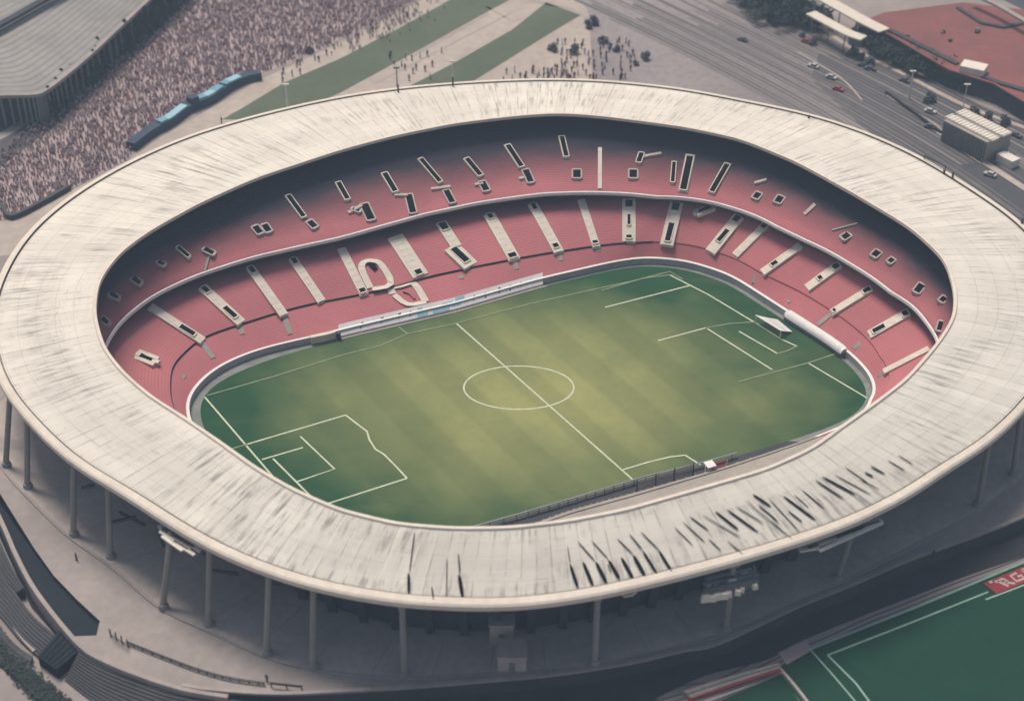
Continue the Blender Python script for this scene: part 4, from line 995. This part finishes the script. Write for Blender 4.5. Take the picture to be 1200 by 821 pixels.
# lamp posts
def lamp(px, py, h, label, mat='white', w=.3):
    p = at(px, py, GZ); r = empty('lamp_post', p, label, 'lamp post')
    mb = MB(); mb.cyl(p, p+Vector((0, 0, h)), w, w*.6, 8); mb.build('pole', mat, r)
    mb = MB(); mb.box(p+Vector((0, 0, h)), 1.6, .5, .3); mb.build('lamp_head', mat, r)
lamp(338, 136, 9, 'white lamp post at the left end of the nearer lawn')
lamp(466, 112, 8, 'dark lamp post on the path between the two lawns', 'dmetal', .2)
lamp(531, 104, 8, 'pale lamp post in front of the farther lawn', 'louvre', .2)
lamp(1065, 116, 8, 'pale twin lamp post on the yard road left of the shed', 'louvre', .3)
lamp(1127, 136, 9, 'thin pale mast behind the ribbed shed', 'louvre', .18)
# bits on the far roof rim
for x, y, h in [(947,136,.9),(1115,205,1.4),(1105,200,1.0),(1196,258,1.2),(531,99,2.6),(467,106,2.2)]:
    p = at(x, y, ZO+1.1); mb = MB(); mb.box(p-Vector((0, 1.0, .2)), .4, .4, h); mb.build('roof_mast', 'dmetal', stad)
mb = MB(); mb.bar(at(1083,182,ZO+2), at(1108,195,ZO+2), .25); mb.bar(at(1083,182,ZO+2), at(1083,185,ZO+1), .2); mb.bar(at(1108,195,ZO+2), at(1108,198,ZO+1), .2); mb.build('roof_handrail', 'dmetal', stad)
# ------------------------------------------------------------------ second pitch, lower right
poly('training_pitch', [(949,760),(1080,708),(1200,658),(1330,604),(1330,900),(1050,900),(1003,822)], GZ-.1, GZ+.06, 'turf2')
poly('training_pitch', [(905,786),(949,758),(1003,822),(1040,880),(990,880),(947,830)], GZ-.1, GZ+.05, 'turf2')
poly('training_pitch', [(820,830),(912,792),(945,830),(980,880),(800,880)], GZ-.1, GZ+.05, 'turf2')
poly('red_paving', [(912,764),(946,750),(950,762),(922,778)], GZ-.1, GZ+.07, 'plaza_red')
lw = [[(949,760),(1080,708),(1200,658),(1330,604)], [(970,767),(1060,732),(1158,693)], [(970,767),(1003,800),(1040,850)], [(1155,702),(1200,685),(1330,632)], [(949,760),(975,789),(1003,822),(1040,870)]]
mb = MB()
for k, (L_, w) in enumerate(zip(lw, (.55, .35, .35, .35, .3))): mb.ribbon(pix(L_, GZ+.08), w, GZ+.075+.004*k)
tag(mb.build('training_line', 'line2'), kind='structure')
fence([(912,784),(928,802),(950,830),(980,870)], .7, .5, 'kerb', 'low_wall', 'low pale wall between two green training pitches', 'wall')
terrace('bleacher', [(800,809),(850,793),(913,776)], [(820,827),(860,812),(916,790)], -1.8, -2.9, 4, 'small pale bleacher rows beside the training pitch', ('kerb', 'kerb'))
mb = MB(); mb.ribbon(pix([(806,819),(850,805),(915,784)], GZ+1.2), .3, GZ+.8, 0, .4); tag(mb.build('bench_rail', 'red'), 'thin red rail in front of the small bleacher', 'rail')
# red lettered board
rb = empty('advertising_board', at(1180, 680, GZ), 'red ground board with pale letters at the corner of the training pitch', 'board')
Bq = [(1152,683),(1260,638),(1278,652),(1168,695)]
mb = MB(); mb.prism([(p.x, p.y) for p in pix(Bq, GZ+.2)], GZ, GZ+.2); mb.build('board', 'red', rb)
o_ = at(1152, 683, GZ+.21); ux = (at(1206, 660.5, GZ+.21)-o_); vy = (at(1168, 695, GZ+.21)-o_)
def stroke(mb, pts, w):
    P = [o_+ux*a+vy*b for a, b in pts]; mb.ribbon(P, w, GZ+.22)
for st in ([[(.10,.12),(.20,.12)], [(.18,.06),(.22,.30)]], [[(.24,.25),(.30,.85)], [(.24,.25),(.36,.22),(.38,.5),(.29,.55)], [(.33,.55),(.44,.85)]], [[(.66,.22),(.52,.25),(.50,.75),(.66,.78),(.68,.5),(.60,.5)]], [[(.78,.2),(.82,.8)], [(.78,.2),(.9,.18),(.92,.45),(.81,.5)], [(.86,.5),(.96,.8)]]):
    mb = MB()
    for s_ in st: stroke(mb, s_, .55)
    mb.build('letter', 'pinklet', rb)
# ------------------------------------------------------------------ light
w = bpy.data.worlds.new('World'); S.world = w; w.use_nodes = True; nt = w.node_tree
sky = nt.nodes.new('ShaderNodeTexSky'); sky.sky_type = 'NISHITA'; sky.sun_disc = False
EL = math.radians(66); AZv = Vector((-math.cos(math.radians(60)), math.sin(math.radians(60)), 0))
sky.sun_elevation = EL; sky.sun_rotation = math.atan2(AZv.x, AZv.y) % (2*PI); sky.dust_density = 3.0; sky.air_density = 1.2
nt.links.new(sky.outputs[0], nt.nodes['Background'].inputs[0]); nt.nodes['Background'].inputs[1].default_value = 0.085
sd = bpy.data.lights.new('sun', 'SUN'); sd.energy = 3.35; sd.angle = math.radians(22); sd.color = (1, .95, .88)
so = bpy.data.objects.new('sun', sd); COL.objects.link(so)
dv = -(AZv*math.cos(EL)+Vector((0, 0, math.sin(EL)))); so.rotation_euler = dv.to_track_quat('-Z', 'Y').to_euler()
# thin summer haze filling the air of the whole site (the camera stands inside it)
hm = bpy.data.materials.new('haze'); hm.use_nodes = True; hn = hm.node_tree; hn.nodes.remove(hn.nodes['Principled BSDF'])
vs_ = hn.nodes.new('ShaderNodeVolumeScatter'); vs_.inputs['Color'].default_value = (.58, .78, 1, 1); vs_.inputs['Density'].default_value = HAZE; vs_.inputs['Anisotropy'].default_value = 0.1
hn.links.new(vs_.outputs[0], hn.nodes['Material Output'].inputs['Volume'])
mb = MB(); mb.box((0, 300, GZ-2), 2400, 2400, 300); hz = mb.build('haze', hm); tag(hz, kind='structure')
S.view_settings.view_transform = 'Standard'; S.view_settings.look = 'None'; S.view_settings.exposure = 0
S.render.engine = 'CYCLES'
